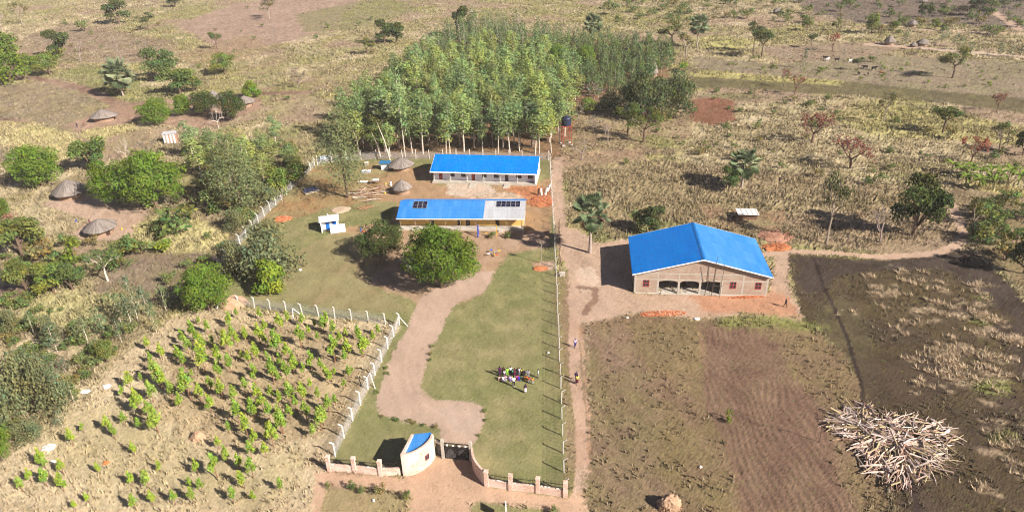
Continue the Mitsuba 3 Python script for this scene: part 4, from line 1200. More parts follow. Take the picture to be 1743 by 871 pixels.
def make_euc(s, col, n=900, w=3.4, h=12.0, leaf=.42, low=.36, trunk=PALEBARK, k=12, rb=.11):
    rng = np.random.default_rng(s)
    tr, cr = MB(trunk), MB(); lean = rng.normal(0, .035, 2)
    tr.tube([[lean[0] * z * h, lean[1] * z * h, z * h] for z in (-.02, .25, .5, .75, .97)], [rb, rb * .8, rb * .6, rb * .35, .02], 5, cap=False)
    bl = []
    for i in range(k):
        t = low + (1 - low) * (i + .5) / k
        prof = math.sin(math.pi * min(1, (t - low) / (1 - low) * .85 + .15)) ** .7
        a, d = rng.uniform(0, 6.28), w * .5 * prof * rng.uniform(.15, .62)
        r = w * rng.uniform(.2, .36) * (.5 + .6 * prof)
        bl.append((lean[0] * t * h + d * math.cos(a), lean[1] * t * h + d * math.sin(a), t * h * .97, r, r, r * rng.uniform(.9, 1.35)))
        if i % 2 == 0:
            tr.tube([[lean[0] * (t - .08) * h, lean[1] * (t - .08) * h, (t - .08) * h], [bl[-1][0], bl[-1][1], bl[-1][2]]], [.035, .012], 3, cap=False)
    leaves(cr, rng, bl, n, leaf, col, var=.28, hue=.07, shell=.4, asp=.45, droop=.4, upw=.3, jit=.36)
    return tr, cr


def make_bush(s, col, n=360, w=3.0, h=2.0, leaf=.26, k=9):
    rng = np.random.default_rng(s); cr = MB(); bl = []
    tr = MB(BARK)
    for i in range(k):
        a, d = rng.uniform(0, 6.28), math.sqrt(rng.random()) * w * .32
        r = rng.uniform(.13, .24) * w; z = h * rng.uniform(.25, .78) * (1 - .4 * d / w)
        bl.append((d * math.cos(a), d * math.sin(a), z, r, r, r * h / w * 1.1))
        if i < 5:
            tr.tube([[0, 0, -.1], [d * math.cos(a), d * math.sin(a), z]], [.05, .02], 3, cap=False)
    leaves(cr, rng, bl, n, leaf, col, var=.4, hue=.15, shell=.75)
    return tr, cr


def make_pine(s, col, w=1.35, h=2.7, low=.40, n=420):
    rng = np.random.default_rng(s)
    tr, cr = MB((0.24, 0.13, 0.085)), MB()
    tr.tube([[0, 0, -.15], [.03, 0, h * .5], [0, .02, h * .93]], [.055, .04, .015], 4, cap=False)
    bl = []; k = 11
    for i in range(k):
        t = (i + .5) / k; z = h * (low + (1 - low) * t)
        prof = (1 - t) ** .75 * .95 + .08
        for _ in range(2 if t < .6 else 1):
            a, d = rng.uniform(0, 6.28), w * .36 * prof * rng.uniform(.3, 1)
            r = w * rng.uniform(.12, .19) * (.6 + .6 * prof)
            bl.append((d * math.cos(a), d * math.sin(a), z, r, r, r * 1.5))
    leaves(cr, rng, bl, n, .30, col, var=.3, hue=.1, asp=.38, upw=.1, shell=.9, jit=1.0)
    return tr, cr


def make_bare(s, h=5.0, col=(0.27, 0.22, 0.20), deep=4, leafcol=None, nl=260, trunkcol=None, rt=.15, spread=.55):
    rng = np.random.default_rng(s); tr, br, tips = MB(trunkcol or col), MB(col), []
    tr.tube([[0, 0, -.3], [.05, .03, h * .14], [.12, .0, h * .27]], [rt, rt * .85, rt * .7], 6, cap=False)
    for i in range(3):
        a = i * 2.1 + rng.uniform(-.5, .5)
        limb(br, rng, [.12, 0, h * .26], unit(np.array([math.cos(a), math.sin(a), .95])), h * .27, rt * .62, deep, tips, spread=spread, n=(2, 3), stop=.008, sides=4, shrink=.7)
    if leafcol is not None:
        P = np.array(tips); P = P[P[:, 2] > h * .35]
        bl = np.concatenate([P, np.full((len(P), 3), h * .05)], 1)
        leaves(br, rng, bl, nl, .2, leafcol, var=.4, hue=.12, shell=1.0)
    return tr, br


KINDS = {}


def kind(name, dims, makers, bs=('matte', 'leaf')):
    """Every maker gives (trunk, crown) at the size dims = (width, height)."""
    Vs = np.vstack([c.arrays()[0] for _, c in makers])
    dims = (2 * float(np.percentile(np.hypot(Vs[:, 0], Vs[:, 1]), 97)), float(np.percentile(Vs[:, 2], 99.5)))
    KINDS[name] = (dims, [group_of(f'kind_{name}_{i}', trunk=t.ply(bs[0]), crown=c.ply(bs[1])) for i, (t, c) in enumerate(makers)])


def var3(c, k):
    return [tuple(np.clip(np.array(c) * np.array(m), .01, .8)) for m in ((1, 1, 1), (1.22, 1.15, .95), (.78, .84, .85), (1.05, 1.1, 1.0), (.72, .74, .76), (1.32, 1.22, .85), (.86, .98, 1.08), (1.0, .9, .8))[:k]]


GREEN = (0.085, 0.125, 0.022)
kind('mango', (10, 8), [make_mango(100 + i, c) for i, c in enumerate([(0.115, 0.19, 0.025), (0.13, 0.21, 0.03), (0.11, 0.165, 0.03)])])
kind('mango_big', (10, 8), [make_mango(110, (0.108, 0.175, 0.025), n=12000, leaf=.28)])
kind('mango_dark', (10, 8), [make_mango(120 + i, c, n=6000) for i, c in enumerate([(0.085, 0.105, 0.035), (0.07, 0.095, 0.028)])])
kind('broad', (6, 5.5), [make_broad(130 + i, c) for i, c in enumerate([(0.125, 0.175, 0.045), (0.155, 0.185, 0.05), (0.11, 0.16, 0.05), (0.165, 0.22, 0.05)])])
kind('dark', (6, 5.5), [make_broad(140 + i, c, n=3000) for i, c in enumerate([(0.07, 0.105, 0.035), (0.085, 0.115, 0.045)])])
kind('bigdark', (11, 9), [make_broad(143 + i, c, n=5200, w=11, h=9, k=30, leaf=.4, low=.0) for i, c in enumerate([(0.075, 0.10, 0.035), (0.105, 0.14, 0.055)])])
kind('bright', (5, 4.5), [make_broad(145 + i, c, n=2400, w=5, h=4.5, low=.0) for i, c in enumerate([(0.20, 0.255, 0.03), (0.17, 0.25, 0.035)])])
kind('leafy', (7, 6), [make_broad(150 + i, c, n=1700, w=7, h=6, leaf=.45, low=.05, k=18) for i, c in enumerate([(0.10, 0.19, 0.03), (0.13, 0.20, 0.03)])])
kind('sav', (7, 6), [make_sav(160 + i, c) for i, c in enumerate([(0.115, 0.15, 0.05), (0.145, 0.165, 0.055), (0.095, 0.125, 0.05)])])
kind('sparse', (7, 6), [make_sav(170 + i, c, n=620, trunk=(.3, .25, .2)) for i, c in enumerate([(0.10, 0.12, 0.05), (0.12, 0.13, 0.05)])])
kind('paletrunk', (7, 6), [make_sav(176, (0.115, 0.16, 0.055), n=560, trunk=PALEBARK, leaf=.36)])
kind('thorn', (7, 6), [make_sav(180 + i, c, n=1500, leaf=.26) for i, c in enumerate([(0.13, 0.155, 0.035), (0.11, 0.14, 0.03)])])
kind('euc', (3.4, 12), [make_euc(190 + i, c) for i, c in enumerate(var3((0.225, 0.30, 0.115), 8))])
kind('euc_dense', (3.0, 9), [make_euc(200 + i, c, n=620, w=3.0, h=9, low=.1, rb=.1) for i, c in enumerate(var3((0.115, 0.17, 0.07), 6))])
kind('euc_big', (9, 15), [make_euc(210, (0.165, 0.20, 0.09), n=4200, w=9, h=15, low=.18, leaf=.42, k=34, rb=.28, trunk=BARK)])
kind('euc_young', (2.6, 5.0), [make_euc(220 + i, c, n=260, w=2.6, h=5, low=.2, leaf=.36, k=10, rb=.06) for i, c in enumerate(var3((0.14, 0.185, 0.10), 5))])
kind('greyshrub', (10, 6), [make_broad(230 + i, c, n=3300, w=10, h=6, leaf=.36, k=26, low=.0) for i, c in enumerate([(0.165, 0.19, 0.095), (0.18, 0.21, 0.105)])])
kind('bush', (3, 2), [make_bush(240 + i, c) for i, c in enumerate([(0.165, 0.21, 0.06), (0.19, 0.205, 0.07), (0.13, 0.18, 0.055), (0.19, 0.18, 0.075)])])
kind('brightbush', (3, 2), [make_bush(250 + i, c) for i, c in enumerate([(0.17, 0.24, 0.03), (0.14, 0.2, 0.03)])])
kind('pine', (1.35, 2.7), [make_pine(260 + i, c) for i, c in enumerate([(0.28, 0.40, 0.055), (0.25, 0.37, 0.06), (0.31, 0.41, 0.065), (0.23, 0.35, 0.055), (0.27, 0.37, 0.07), (0.22, 0.34, 0.055), (0.3, 0.39, 0.055)])])
kind('bare', (5, 5), [make_bare(270 + i) for i in range(3)], ('matte', 'matte'))
kind('barepale', (5, 5), [make_bare(280, col=(.5, .45, .4))], ('matte', 'matte'))
kind('baredark', (5, 5), [make_bare(284 + i, col=(.11, .08, .07), deep=3, rt=.09) for i in range(2)], ('matte', 'matte'))
kind('barebush', (4, 3), [make_bare(290 + i, h=3.2, col=(.21, .17, .155), deep=4, rt=.07, spread=.9, leafcol=(.2, .17, .13), nl=150) for i in range(2)], ('matte', 'matte'))
kind('red', (6, 5), [make_bare(300 + i, h=5, col=(.12, .07, .06), deep=4, leafcol=c, nl=1300, spread=.75) for i, c in enumerate([(.36, .13, .08), (.28, .13, .10), (.32, .17, .12)])], ('matte', 'leaf'))
RT = np.random.default_rng(77)


def plant(name, cat, kd, label, g, w, h, group=None, variant=None, rot=None):
    (W0, H0), vs = KINDS[kd]
    gk = vs[RT.integers(len(vs)) if variant is None else variant % len(vs)]
    k = thing(name, label, cat, group)
    M = at(g[0], g[1], 0, RT.uniform(0, 360) if rot is None else rot, (w / W0, w / W0, h / H0))
    copy_of(gk, k, M)
    return k


def tree(kd, fx, fy, w, ty, label, name=None, cat='tree', group=None, variant=None):
    g = G(fx, fy)
    nm = name or {'mango': 'mango_tree', 'mango_big': 'mango_tree', 'mango_dark': 'mango_tree', 'euc': 'eucalyptus_tree', 'euc_big': 'eucalyptus_tree', 'euc_young': 'young_eucalyptus', 'euc_dense': 'eucalyptus_tree',
                  'bush': 'bush', 'brightbush': 'bush', 'barebush': 'bare_bush', 'greyshrub': 'large_shrub', 'bare': 'bare_tree', 'barepale': 'bare_tree', 'baredark': 'bare_tree', 'red': 'red_leaved_tree'}.get(kd, 'savanna_tree')
    if nm in ('bush', 'bare_bush', 'large_shrub'):
        cat = 'bush'
    return plant(nm, cat, kd, label, g, w * mpp(g), height_at(fx, fy, ty), group, variant)


TREES = [
    # the compound and its edges
    ('mango_big', 752, 489, 126, 384, 'large round bright green mango tree shading the yard in front of the yellow school block'),
    ('mango_dark', 650, 436, 84, 379, 'smaller darker mango tree just left of the large round one in the yard'),
    ('mango', 357, 528, 84, 451, 'round green tree beside the tan earth mound at the pine plantation corner'),
    ('bright', 466, 492, 64, 440, 'yellow green round bush tree on the lawn below the grey shrub'),
    ('greyshrub', 462, 462, 118, 374, 'very large grey green shrub with pale leaves at the left edge of the school yard'),
    ('greyshrub', 405, 468, 62, 410, 'grey green shrub against the left side of the very large grey shrub'),
    ('euc_big', 592, 336, 84, 186, 'big dark grey green tree over the wood pile left of the grey round hut'),
    ('bush', 838, 405, 16, 394, 'small clipped round bush by the steps, left one of two'),
    ('bush', 862, 404, 18, 394, 'small clipped round bush by the steps, right one of two'),
    ('bush', 599, 834, 18, 819, 'rounded bush on the verge before the wall, the larger of a touching pair'),
    ('bush', 616, 837, 15, 824, 'rounded bush on the verge before the wall, the right of a touching pair'),
    ('bush', 648, 841, 24, 827, 'loose yellowish bush on the verge before the gate house'),
    ('bush', 693, 850, 16, 835, 'brownish bush at the edge of the dirt road before the gate'),
    ('bush', 558, 831, 11, 821, 'smallest bush on the verge at the left pillar of the wall'),
    ('bush', 942, 874, 20, 862, 'bush cut by the bottom edge of the picture near the track'),
    ('mango', -6, 790, 62, 714, 'bright green round tree cut by the left edge beside the young pines'),
    # homestead at the left
    ('mango', 72, 316, 86, 249, 'round bright green mango tree above the pale roofed hut at far left'),
    ('mango', 203, 346, 76, 272, 'left of two touching mango trees shading the homestead yard'),
    ('mango', 266, 353, 106, 258, 'right and larger of two touching mango trees shading the homestead yard'),
    ('broad', 158, 291, 64, 231, 'olive green bushy tree between the mango trees above the homestead'),
    ('mango', 0, 374, 46, 338, 'green tree cut by the left edge below the pale roofed hut'),
    ('broad', 38, 434, 80, 370, 'leafy green tree left of the ragged roofed hut, near the left edge'),
    ('red', 12, 408, 50, 366, 'reddish leaved tree at the left edge behind the leafy green tree'),
    ('bush', 76, 445, 56, 412, 'olive bush below the leafy tree at the left edge'),
    ('brightbush', 128, 455, 48, 410, 'bright leaved bush to the right of the olive thicket below the homestead'),
    ('broad', 46, 494, 58, 446, 'grey olive bush tree at the lower left of the thicket below the homestead'),
    ('broad', 92, 497, 60, 450, 'middle olive bush tree of the thicket below the homestead'),
    ('broad', 124, 494, 50, 448, 'right olive bush tree of the thicket below the homestead'),
    ('paletrunk', 184, 478, 56, 426, 'small tree with a straight white trunk right of the olive thicket'),
    ('bush', 240, 432, 60, 408, 'spreading low green bush below the homestead yard'),
    ('brightbush', 275, 430, 46, 412, 'light green bush at the foot of the yellow grass bank'),
    ('bush', 290, 395, 90, 350, 'low olive scrub on the bank right of the homestead yard'),
    # eucalyptus clump left of the compound
    ('euc', 330, 270, 40, 205, 'grey green eucalyptus beside the plank shack'),
    ('euc', 362, 264, 38, 216, 'eucalyptus just right of the one beside the plank shack'),
    ('euc', 381, 257, 22, 221, 'slim small eucalyptus in the back row of the clump, left of a pair'),
    ('euc', 398, 258, 22, 223, 'slim small eucalyptus in the back row of the clump, right of a pair'),
    ('euc_big', 414, 362, 92, 233, 'tall eucalyptus with a forked white trunk in the clump left of the school yard'),
    ('euc', 472, 254, 30, 196, 'thin topped eucalyptus at the upper right of the clump'),
    ('euc', 452, 268, 36, 221, 'yellowish eucalyptus in the upper middle of the clump'),
    ('euc', 492, 287, 32, 244, 'grey green eucalyptus at the right edge of the clump'),
    ('euc', 424, 340, 40, 240, 'eucalyptus with a straight white trunk right of the forked one'),
    ('euc', 380, 345, 46, 250, 'leaning eucalyptus left of the forked one'),
    ('euc', 452, 322, 44, 262, 'bluish eucalyptus above the left fence of the school yard'),
    ('bush', 362, 352, 66, 318, 'dark olive scrub under the left of the eucalyptus clump'),
    ('greyshrub', 440, 352, 70, 312, 'grey green scrub under the right of the eucalyptus clump'),
    ('greyshrub', 405, 392, 48, 356, 'bluish shrub below the forked eucalyptus trunk'),
    ('broad', 477, 336, 46, 286, 'green bush tree touching the left fence of the school yard'),
    ('barepale', 481, 345, 16, 318, 'small dry white tree standing in the left fence line'),
    ('broad', 510, 318, 40, 278, 'dark bush tree at the fence behind the big dark tree'),
    ('euc', 345, 302, 50, 236, 'bushy eucalyptus in the middle row of the clump, leftmost'),
    ('euc', 432, 300, 50, 230, 'bushy eucalyptus in the middle row of the clump, third from the left'),
    ('euc', 394, 318, 52, 248, 'bushy eucalyptus in the middle row of the clump, second from the left'),
    ('euc', 466, 298, 46, 238, 'bushy eucalyptus in the middle row of the clump, fourth from the left'),
    ('euc', 502, 302, 38, 262, 'bushy eucalyptus at the corner of the left fence'),
    ('barebush', 985, 205, 40, 178, 'purple dry bush between the water tower and the dark trees, upper'),
    ('barebush', 1010, 225, 44, 196, 'purple dry bush between the water tower and the dark trees, lower'),
    ('broad', 1000, 196, 30, 168, 'small green tree in the dry scrub above the water tower'),
    # young eucalyptus belt, lower left
    ('euc_young', 236, 547, 32, 468, 'tall young eucalyptus at the top of the belt left of the round tree'),
    ('euc_young', 256, 541, 30, 484, 'young eucalyptus second from the round tree in the belt'),
    ('euc_young', 283, 528, 26, 482, 'young eucalyptus nearest the round tree'),
    ('euc_young', 301, 523, 22, 503, 'little eucalyptus in the shadow of the round tree'),
    ('euc_young', 206, 548, 40, 492, 'bushy young eucalyptus in the middle of the belt'),
    ('euc_young', 228, 562, 32, 504, 'young eucalyptus with bluish leaves at the front of the belt'),
    ('euc_young', 178, 572, 40, 522, 'young eucalyptus at the lower end of the belt'),
    ('euc_young', 152, 590, 48, 538, 'wide young eucalyptus left of the belt over pale grass'),
    ('euc_young', 268, 569, 20, 522, 'sparse sapling with a white stem at the right of the belt'),
    ('euc_young', 208, 584, 20, 540, 'sparse sapling with a white stem below the belt'),
    ('greyshrub', 90, 582, 40, 536, 'grey green bush on the pale grass left of the belt'),
    ('euc_young', 98, 598, 44, 550, 'bluish young eucalyptus with a white stem on the pale grass'),
    ('greyshrub', 26, 566, 42, 526, 'olive bush near the left edge above the bluish young eucalyptus'),
    ('euc_young', 60, 572, 30, 530, 'dark young eucalyptus between two bushes on the pale grass at left'),
    ('greyshrub', 92, 703, 66, 606, 'large bushy eucalyptus in the grove at the lower left, right of two'),
    ('greyshrub', 60, 690, 96, 600, 'broad dark olive tree in the middle of the lower left grove'),
    ('greyshrub', 20, 715, 78, 630, 'broad bluish tree in the lower left grove'),
    ('euc', 4, 720, 50, 640, 'dark eucalyptus of the lower left grove cut by the left edge'),
    ('euc_young', 126, 683, 36, 648, 'small bluish sapling right of the lower left grove'),
    ('euc_young', 112, 634, 24, 608, 'small grey sapling on straw above the grove'),
    ('broad', 182, 618, 36, 576, 'olive pine like tree standing apart between grove and young pines'),
    ('euc_young', 70, 640, 34, 598, 'upper tree of the lower left grove'),
    ('euc_young', 107, 726, 24, 698, 'little bluish bush tree near the leftmost pines'),
    ('greyshrub', 42, 750, 60, 716, 'grey low shrub below the lower left grove'),
    ('bush', 20, 745, 40, 715, 'grey leafless looking shrub beside the tree cut by the left edge'),
    # upper left
    ('sparse', 38, 42, 28, 4, 'pale trunked thin tree in the upper left corner'),
    ('bare', 4, 54, 24, 16, 'bare grey tree at the left edge near the top'),
    ('dark', 203, 41, 42, 1, 'dark flat topped tree on the grass at top left'),
    ('bush', 144, 54, 28, 32, 'grey green bush left of the dark flat topped tree'),
    ('sav', 253, 51, 34, 20, 'grey green acacia right of the dark flat topped tree'),
    ('barebush', 265, 11, 30, -6, 'bare purple bush at the top edge'),
    ('dark', 299, 13, 24, -14, 'dark tree cut by the top edge at left'),
    ('sav', 370, 84, 24, 51, 'yellow brown young tree on the ploughed earth'),
    ('leafy', 12, 102, 62, 54, 'bright leafy tree in the green garden at the left edge, uppermost'),
    ('leafy', 18, 142, 72, 84, 'bright leafy tree in the green garden at the left edge, lowest'),
    ('leafy', 52, 122, 40, 92, 'bright leafy tree in the middle of the green garden'),
    ('broad', 86, 129, 40, 92, 'mid green tree at the right end of the green garden'),
    ('dark', 102, 96, 46, 52, 'dark acacia above the green garden with bushes at its foot'),
    ('brightbush', 97, 99, 38, 83, 'bright bush at the foot of the dark acacia'),
    ('bare', 138, 106, 28, 64, 'bare pale tree right of the dark acacia'),
    ('bare', 207, 101, 28, 57, 'bare pale tree behind the palm at upper left'),
    ('barebush', 248, 99, 32, 66, 'bare purple bush between the bare tree and the leafy pair'),
    ('broad', 275, 137, 54, 82, 'tall yellow and green leafy tree above the brown clearing'),
    ('broad', 308, 161, 64, 112, 'dense green tree in front of the yellow and green tree'),
    ('broad', 330, 156, 28, 128, 'small yellowish tree right of the dense green tree'),
    ('broad', 383, 127, 42, 92, 'small leafy green tree on the golden grass slope'),
    ('bright', 427, 168, 32, 137, 'light green bush tree at the edge of the golden grass'),
    ('mango', 267, 212, 58, 170, 'isolated round green tree on the brown clearing'),
    ('mango', 313, 197, 32, 161, 'small light green tree left of the dark pair on the clearing'),
    ('mango_dark', 350, 195, 52, 155, 'dark round tree, left of the pair on the clearing'),
    ('mango_dark', 398, 206, 46, 152, 'dark olive tree, right of the pair on the clearing'),
    ('barepale', 372, 219, 30, 180, 'bare white tree below the dark pair of trees'),
    ('barebush', 250, 266, 52, 238, 'brown brush heap like bush above the mango trees'),
    ('barepale', 216, 272, 26, 236, 'dry white branched tree above the mango trees'),
    ('barebush', 20, 300, 44, 255, 'pale leafless shrub at the left edge beside the mango tree'),
    # top middle
    ('sparse', 458, 32, 40, -6, 'thin grey tree at the top edge right of the ploughed earth'),
    ('bare', 469, 71, 18, 40, 'thin bare sapling on the ploughed earth'),
    ('dark', 655, 76, 34, 34, 'dark round tree, left of the pair on golden grass above the plantation'),
    ('dark', 676, 73, 32, 40, 'dark round tree, right of the pair on golden grass above the plantation'),
    ('sav', 625, 94, 34, 64, 'flat acacia left of the dark round pair'),
    ('barebush', 508, 150, 44, 114, 'purple leafless bush alone on the golden grass'),
    ('dark', 788, 64, 30, 11, 'dark tree standing above the top of the plantation'),
    ('mango', 950, 130, 40, 76, 'bright mango tree among the plantation, left of two'),
    ('mango', 992, 128, 42, 78, 'bright mango tree among the plantation, right of two'),
    ('bigdark', 1100, 202, 76, 116, 'large dark tree at the right end of the plantation'),
    ('bigdark', 1150, 200, 60, 122, 'grey green tree touching the large dark tree'),
    ('bigdark', 1072, 186, 50, 138, 'dark shaded tree left of the large dark tree'),
    ('bush', 1124, 208, 30, 186, 'low green bush at the foot of the large dark tree'),
    ('bigdark', 1040, 192, 46, 158, 'dark bush tree left of the shaded tree below the plantation'),
    ('thorn', 1095, 242, 66, 185, 'yellow green flat thorn tree below the large dark tree, front one'),
    ('thorn', 1068, 230, 48, 176, 'yellow green thorn tree with several stems behind the front one'),
    ('bare', 1035, 247, 32, 208, 'bare orange stemmed tree left of the thorn trees'),
    ('bare', 990, 272, 52, 234, 'bare grey tree near the water tower'),
    ('barebush', 1175, 140, 40, 112, 'dry reed like bush right of the grey green tree'),
    ('brightbush', 1165, 122, 28, 104, 'light green bush behind the dry reed like bush'),
    ('barebush', 1012, 172, 50, 140, 'dry pale bush in front of the dense small eucalyptus'),
    # right, middle distance
    ('broad', 1240, 326, 30, 283, 'green tree at the foot of the palm on the brown grass'),
    ('dark', 1106, 396, 50, 349, 'dark bluish tree behind the left end of the brick hall'),
    ('bush', 1084, 394, 36, 362, 'dark bush left of the bluish tree behind the brick hall'),
    ('sparse', 1407, 415, 54, 298, 'tall thin half bare tree right of the brick hall'),
    ('bare', 1498, 412, 68, 352, 'bare purple grey tree with a white trunk beside the curved path'),
    ('dark', 1554, 402, 84, 303, 'dark spreading tree with a white trunk beside the curved path'),
    ('sparse', 1651, 403, 32, 334, 'pale sapling at the bend of the curved path'),
    ('dark', 1742, 466, 56, 392, 'tree cut by the right edge below the banana plants'),
    ('red', 1382, 244, 66, 188, 'red leaved tree standing alone in the yellow grass'),
    ('red', 1447, 287, 84, 232, 'wide dull red tree below the red leaved tree'),
    ('red', 1333, 149, 20, 115, 'reddish tree at the edge of the dark strip, left of a pair'),
    ('red', 1352, 161, 30, 126, 'reddish tree at the edge of the dark strip, right of a pair'),
    ('red', 1696, 190, 28, 154, 'small rust coloured tree near the right edge by the dark strip'),
    ('red', 1652, 277, 52, 234, 'red tree above the banana plants near the right edge'),
    ('sav', 1604, 226, 58, 174, 'grey green tree in the yellow grass at right'),
    ('sparse', 1503, 210, 28, 156, 'thin sparse tree in the yellow grass at right'),
    ('bush', 1616, 237, 20, 214, 'dark green little bush at the foot of the grey green tree'),
    ('dark', 1740, 264, 34, 220, 'dark tree cut by the right edge above the bananas'),
    ('barebush', 1700, 255, 44, 222, 'dry grey bush left of the dark tree at the right edge'),
    ('baredark', 1394, 752, 36, 668, 'thin bare burnt sapling at the left of the branch pile'),
    ('baredark', 1570, 697, 34, 655, 'small burnt shrub above the branch pile'),
    ('baredark', 1636, 675, 30, 648, 'small burnt shrub right of the one above the branch pile'),
    ('baredark', 1679, 722, 28, 690, 'small burnt shrub right of the branch pile'),
    ('brightbush', 1240, 716, 18, 698, 'lone bright green bush on the tilled field'),
    # far right top
    ('sav', 1143, 77, 48, 36, 'green tree with a dark stem behind the plantation'),
    ('sparse', 1167, 98, 36, 54, 'grey tree with a white trunk behind the plantation'),
    ('sav', 1296, 98, 44, 42, 'dark leafed tree on the pasture, right half of a double crown'),
    ('sav', 1282, 90, 36, 33, 'yellowish leafed tree on the pasture, left half of a double crown'),
    ('bush', 1043, 26, 24, 2, 'round green bush near the left palm at the top'),
    ('sav', 1621, 133, 58, 80, 'large green flat tree alone on the grey pasture'),
    ('broad', 1483, 58, 24, 24, 'dark green tree left of the far pale hut'),
    ('broad', 1374, 53, 20, 31, 'green tree on the far straw grass'),
    ('sav', 1423, 53, 18, 33, 'bent green tree on the far straw grass'),
    ('red', 1417, 87, 28, 56, 'rusty tree on the far pasture'),
    ('sav', 1380, 82, 20, 54, 'small leaning tree left of the rusty tree'),
    ('euc_young', 1368, 117, 14, 81, 'slim sapling on the far pasture'),
    ('sav', 1460, 120, 22, 96, 'small green tree among the grazing cattle'),
    ('bush', 1484, 106, 16, 95, 'green bush right of the small tree among the cattle'),
    ('bare', 1511, 143, 14, 120, 'bare stick tree by the dark strip'),
    ('dark', 1665, 28, 40, -4, 'large dark acacia at the top right'),
    ('dark', 1567, 32, 16, 6, 'dark conifer like tree, left of three at the top right'),
    ('dark', 1581, 30, 16, 4, 'dark conifer like tree, middle of three at the top right'),
    ('dark', 1602, 24, 14, 8, 'dark conifer like tree, right of three at the top right'),
    ('bare', 1524, 24, 32, -6, 'large bare purple tree at the top right'),
    ('euc_young', 1540, 77, 16, 48, 'green sapling left of the large grey hut by the far road'),
    ('euc_young', 1599, 74, 13, 50, 'thin sapling in the far row, first from the left'),
    ('euc_young', 1609, 70, 13, 47, 'thin sapling in the far row, second from the left'),
    ('euc_young', 1625, 80, 14, 56, 'bright sapling in the far row, third from the left'),
    ('euc_young', 1633, 86, 17, 62, 'leafy sapling in the far row, fourth from the left'),
    ('euc_young', 1651, 90, 13, 72, 'small sapling in the far row, fifth from the left'),
    ('euc_young', 1699, 96, 20, 72, 'leafy sapling below the far road, left of a group'),
    ('euc_young', 1720, 99, 16, 78, 'leafy sapling below the far road, middle of a group'),
    ('euc_young', 1738, 98, 20, 75, 'leafy sapling below the far road, right of a group'),
    ('sav', 1736, 14, 20, -8, 'small tree in the top right corner'),
    ('sav', 1708, 22, 22, -4, 'bent thin tree left of the top right corner'),
    ('bush', 1690, 62, 18, 50, 'green bush beside the far footpath'),
    ('broad', 1520, 52, 14, 36, 'small green tree left of the far pale hut, near the sand'),
    ('broad', 1590, 50, 16, 32, 'small tree just right of the far pale hut'),
]
for t_ in TREES:
    tree(*t_)

# the tree plantation: the nearer trees as things, the farthest as stuff
PLANT = poly((600, 268), (640, 268), (735, 264), (938, 264), (966, 244), (975, 200), (985, 158), (960, 118), (930, 80), (880, 62), (800, 58), (755, 80), (690, 140), (640, 180), (588, 232))
PLANT2 = poly((958, 172), (1040, 168), (1095, 142), (1145, 120), (1146, 98), (1080, 82), (990, 70), (900, 66), (930, 90), (955, 120))


def grove(area, step, seed):
    rng = np.random.default_rng(seed); x0, y0, x1, y1 = area.bounds; pts = []
    for i, y in enumerate(np.arange(y0, y1, step)):
        for x in np.arange(x0, x1, step):
            p = (x + rng.normal(0, step * .27) + (i % 2) * step * .4, y + rng.normal(0, step * .27))
            if shapely.contains_xy(area, *p):
                pts.append(p)
    return pts


trees1 = sorted(grove(PLANT, 4.5, 1), key=lambda p: math.hypot(*p))
EL = 'slender pale stemmed eucalyptus in the tall plantation above the school blocks'
EG = 'eucalyptus trees of the tall plantation'
groveM = []
gr = np.random.default_rng(4)
for i, p in enumerate(trees1):
    hh = gr.choice([7.5, 9.5, 11.5, 13.0, 14.5]) * gr.uniform(.92, 1.06) * (1.0 if p[1] < 240 else .88)
    ww = gr.uniform(3.4, 7.2)
    if i < 300:
        plant('plantation_tree', 'tree', 'euc', EL, p, ww, hh, EG)
    else:
        groveM.append((p, ww, hh))
d2 = sorted(grove(PLANT2, 3.5, 2), key=lambda p: math.hypot(*p))
DL = 'short dense dark eucalyptus in the young block at the right end of the plantation'
for i, p in enumerate(d2):
    hh = gr.uniform(6.0, 8.5)
    if i < 200:
        plant('young_plantation_tree', 'tree', 'euc_dense', DL, p, gr.uniform(2.6, 3.8), hh, 'dense young eucalyptus block')
    else:
        groveM.append((p, 3.0, hh))
(W0, H0), vs = KINDS['euc_dense']
mv = MB()
tcs = [make_euc(205 + i, c, n=300, w=3.4, h=10, low=.12, rb=.1) for i, c in enumerate(var3((0.12, 0.17, 0.07), 4))]
V, Fc, C = [], [], []; n0 = 0
for i, (p, ww, hh) in enumerate(groveM):
    t, c = tcs[i % 4]
    for m_ in (t, c):
        v, f, col, _ = m_.arrays()
        a = gr.uniform(0, 6.28); s = ww / 3.4
        x, y = v[:, 0] * s, v[:, 1] * s
        V.append(np.stack([x * math.cos(a) - y * math.sin(a) + p[0], x * math.sin(a) + y * math.cos(a) + p[1], v[:, 2] * hh / 10], 1)); Fc.append(f + n0); C.append(col); n0 += len(v)
if V:
    scene['far_grove'] = mikit.ply((np.vstack(V), np.vstack(Fc)), 'leaf', color=np.vstack(C))
    labels['far_grove'] = {'label': 'farthest tree tops of the eucalyptus plantation merging into one mass', 'category': 'trees', 'kind': 'stuff'}
    USED.add('far_grove')
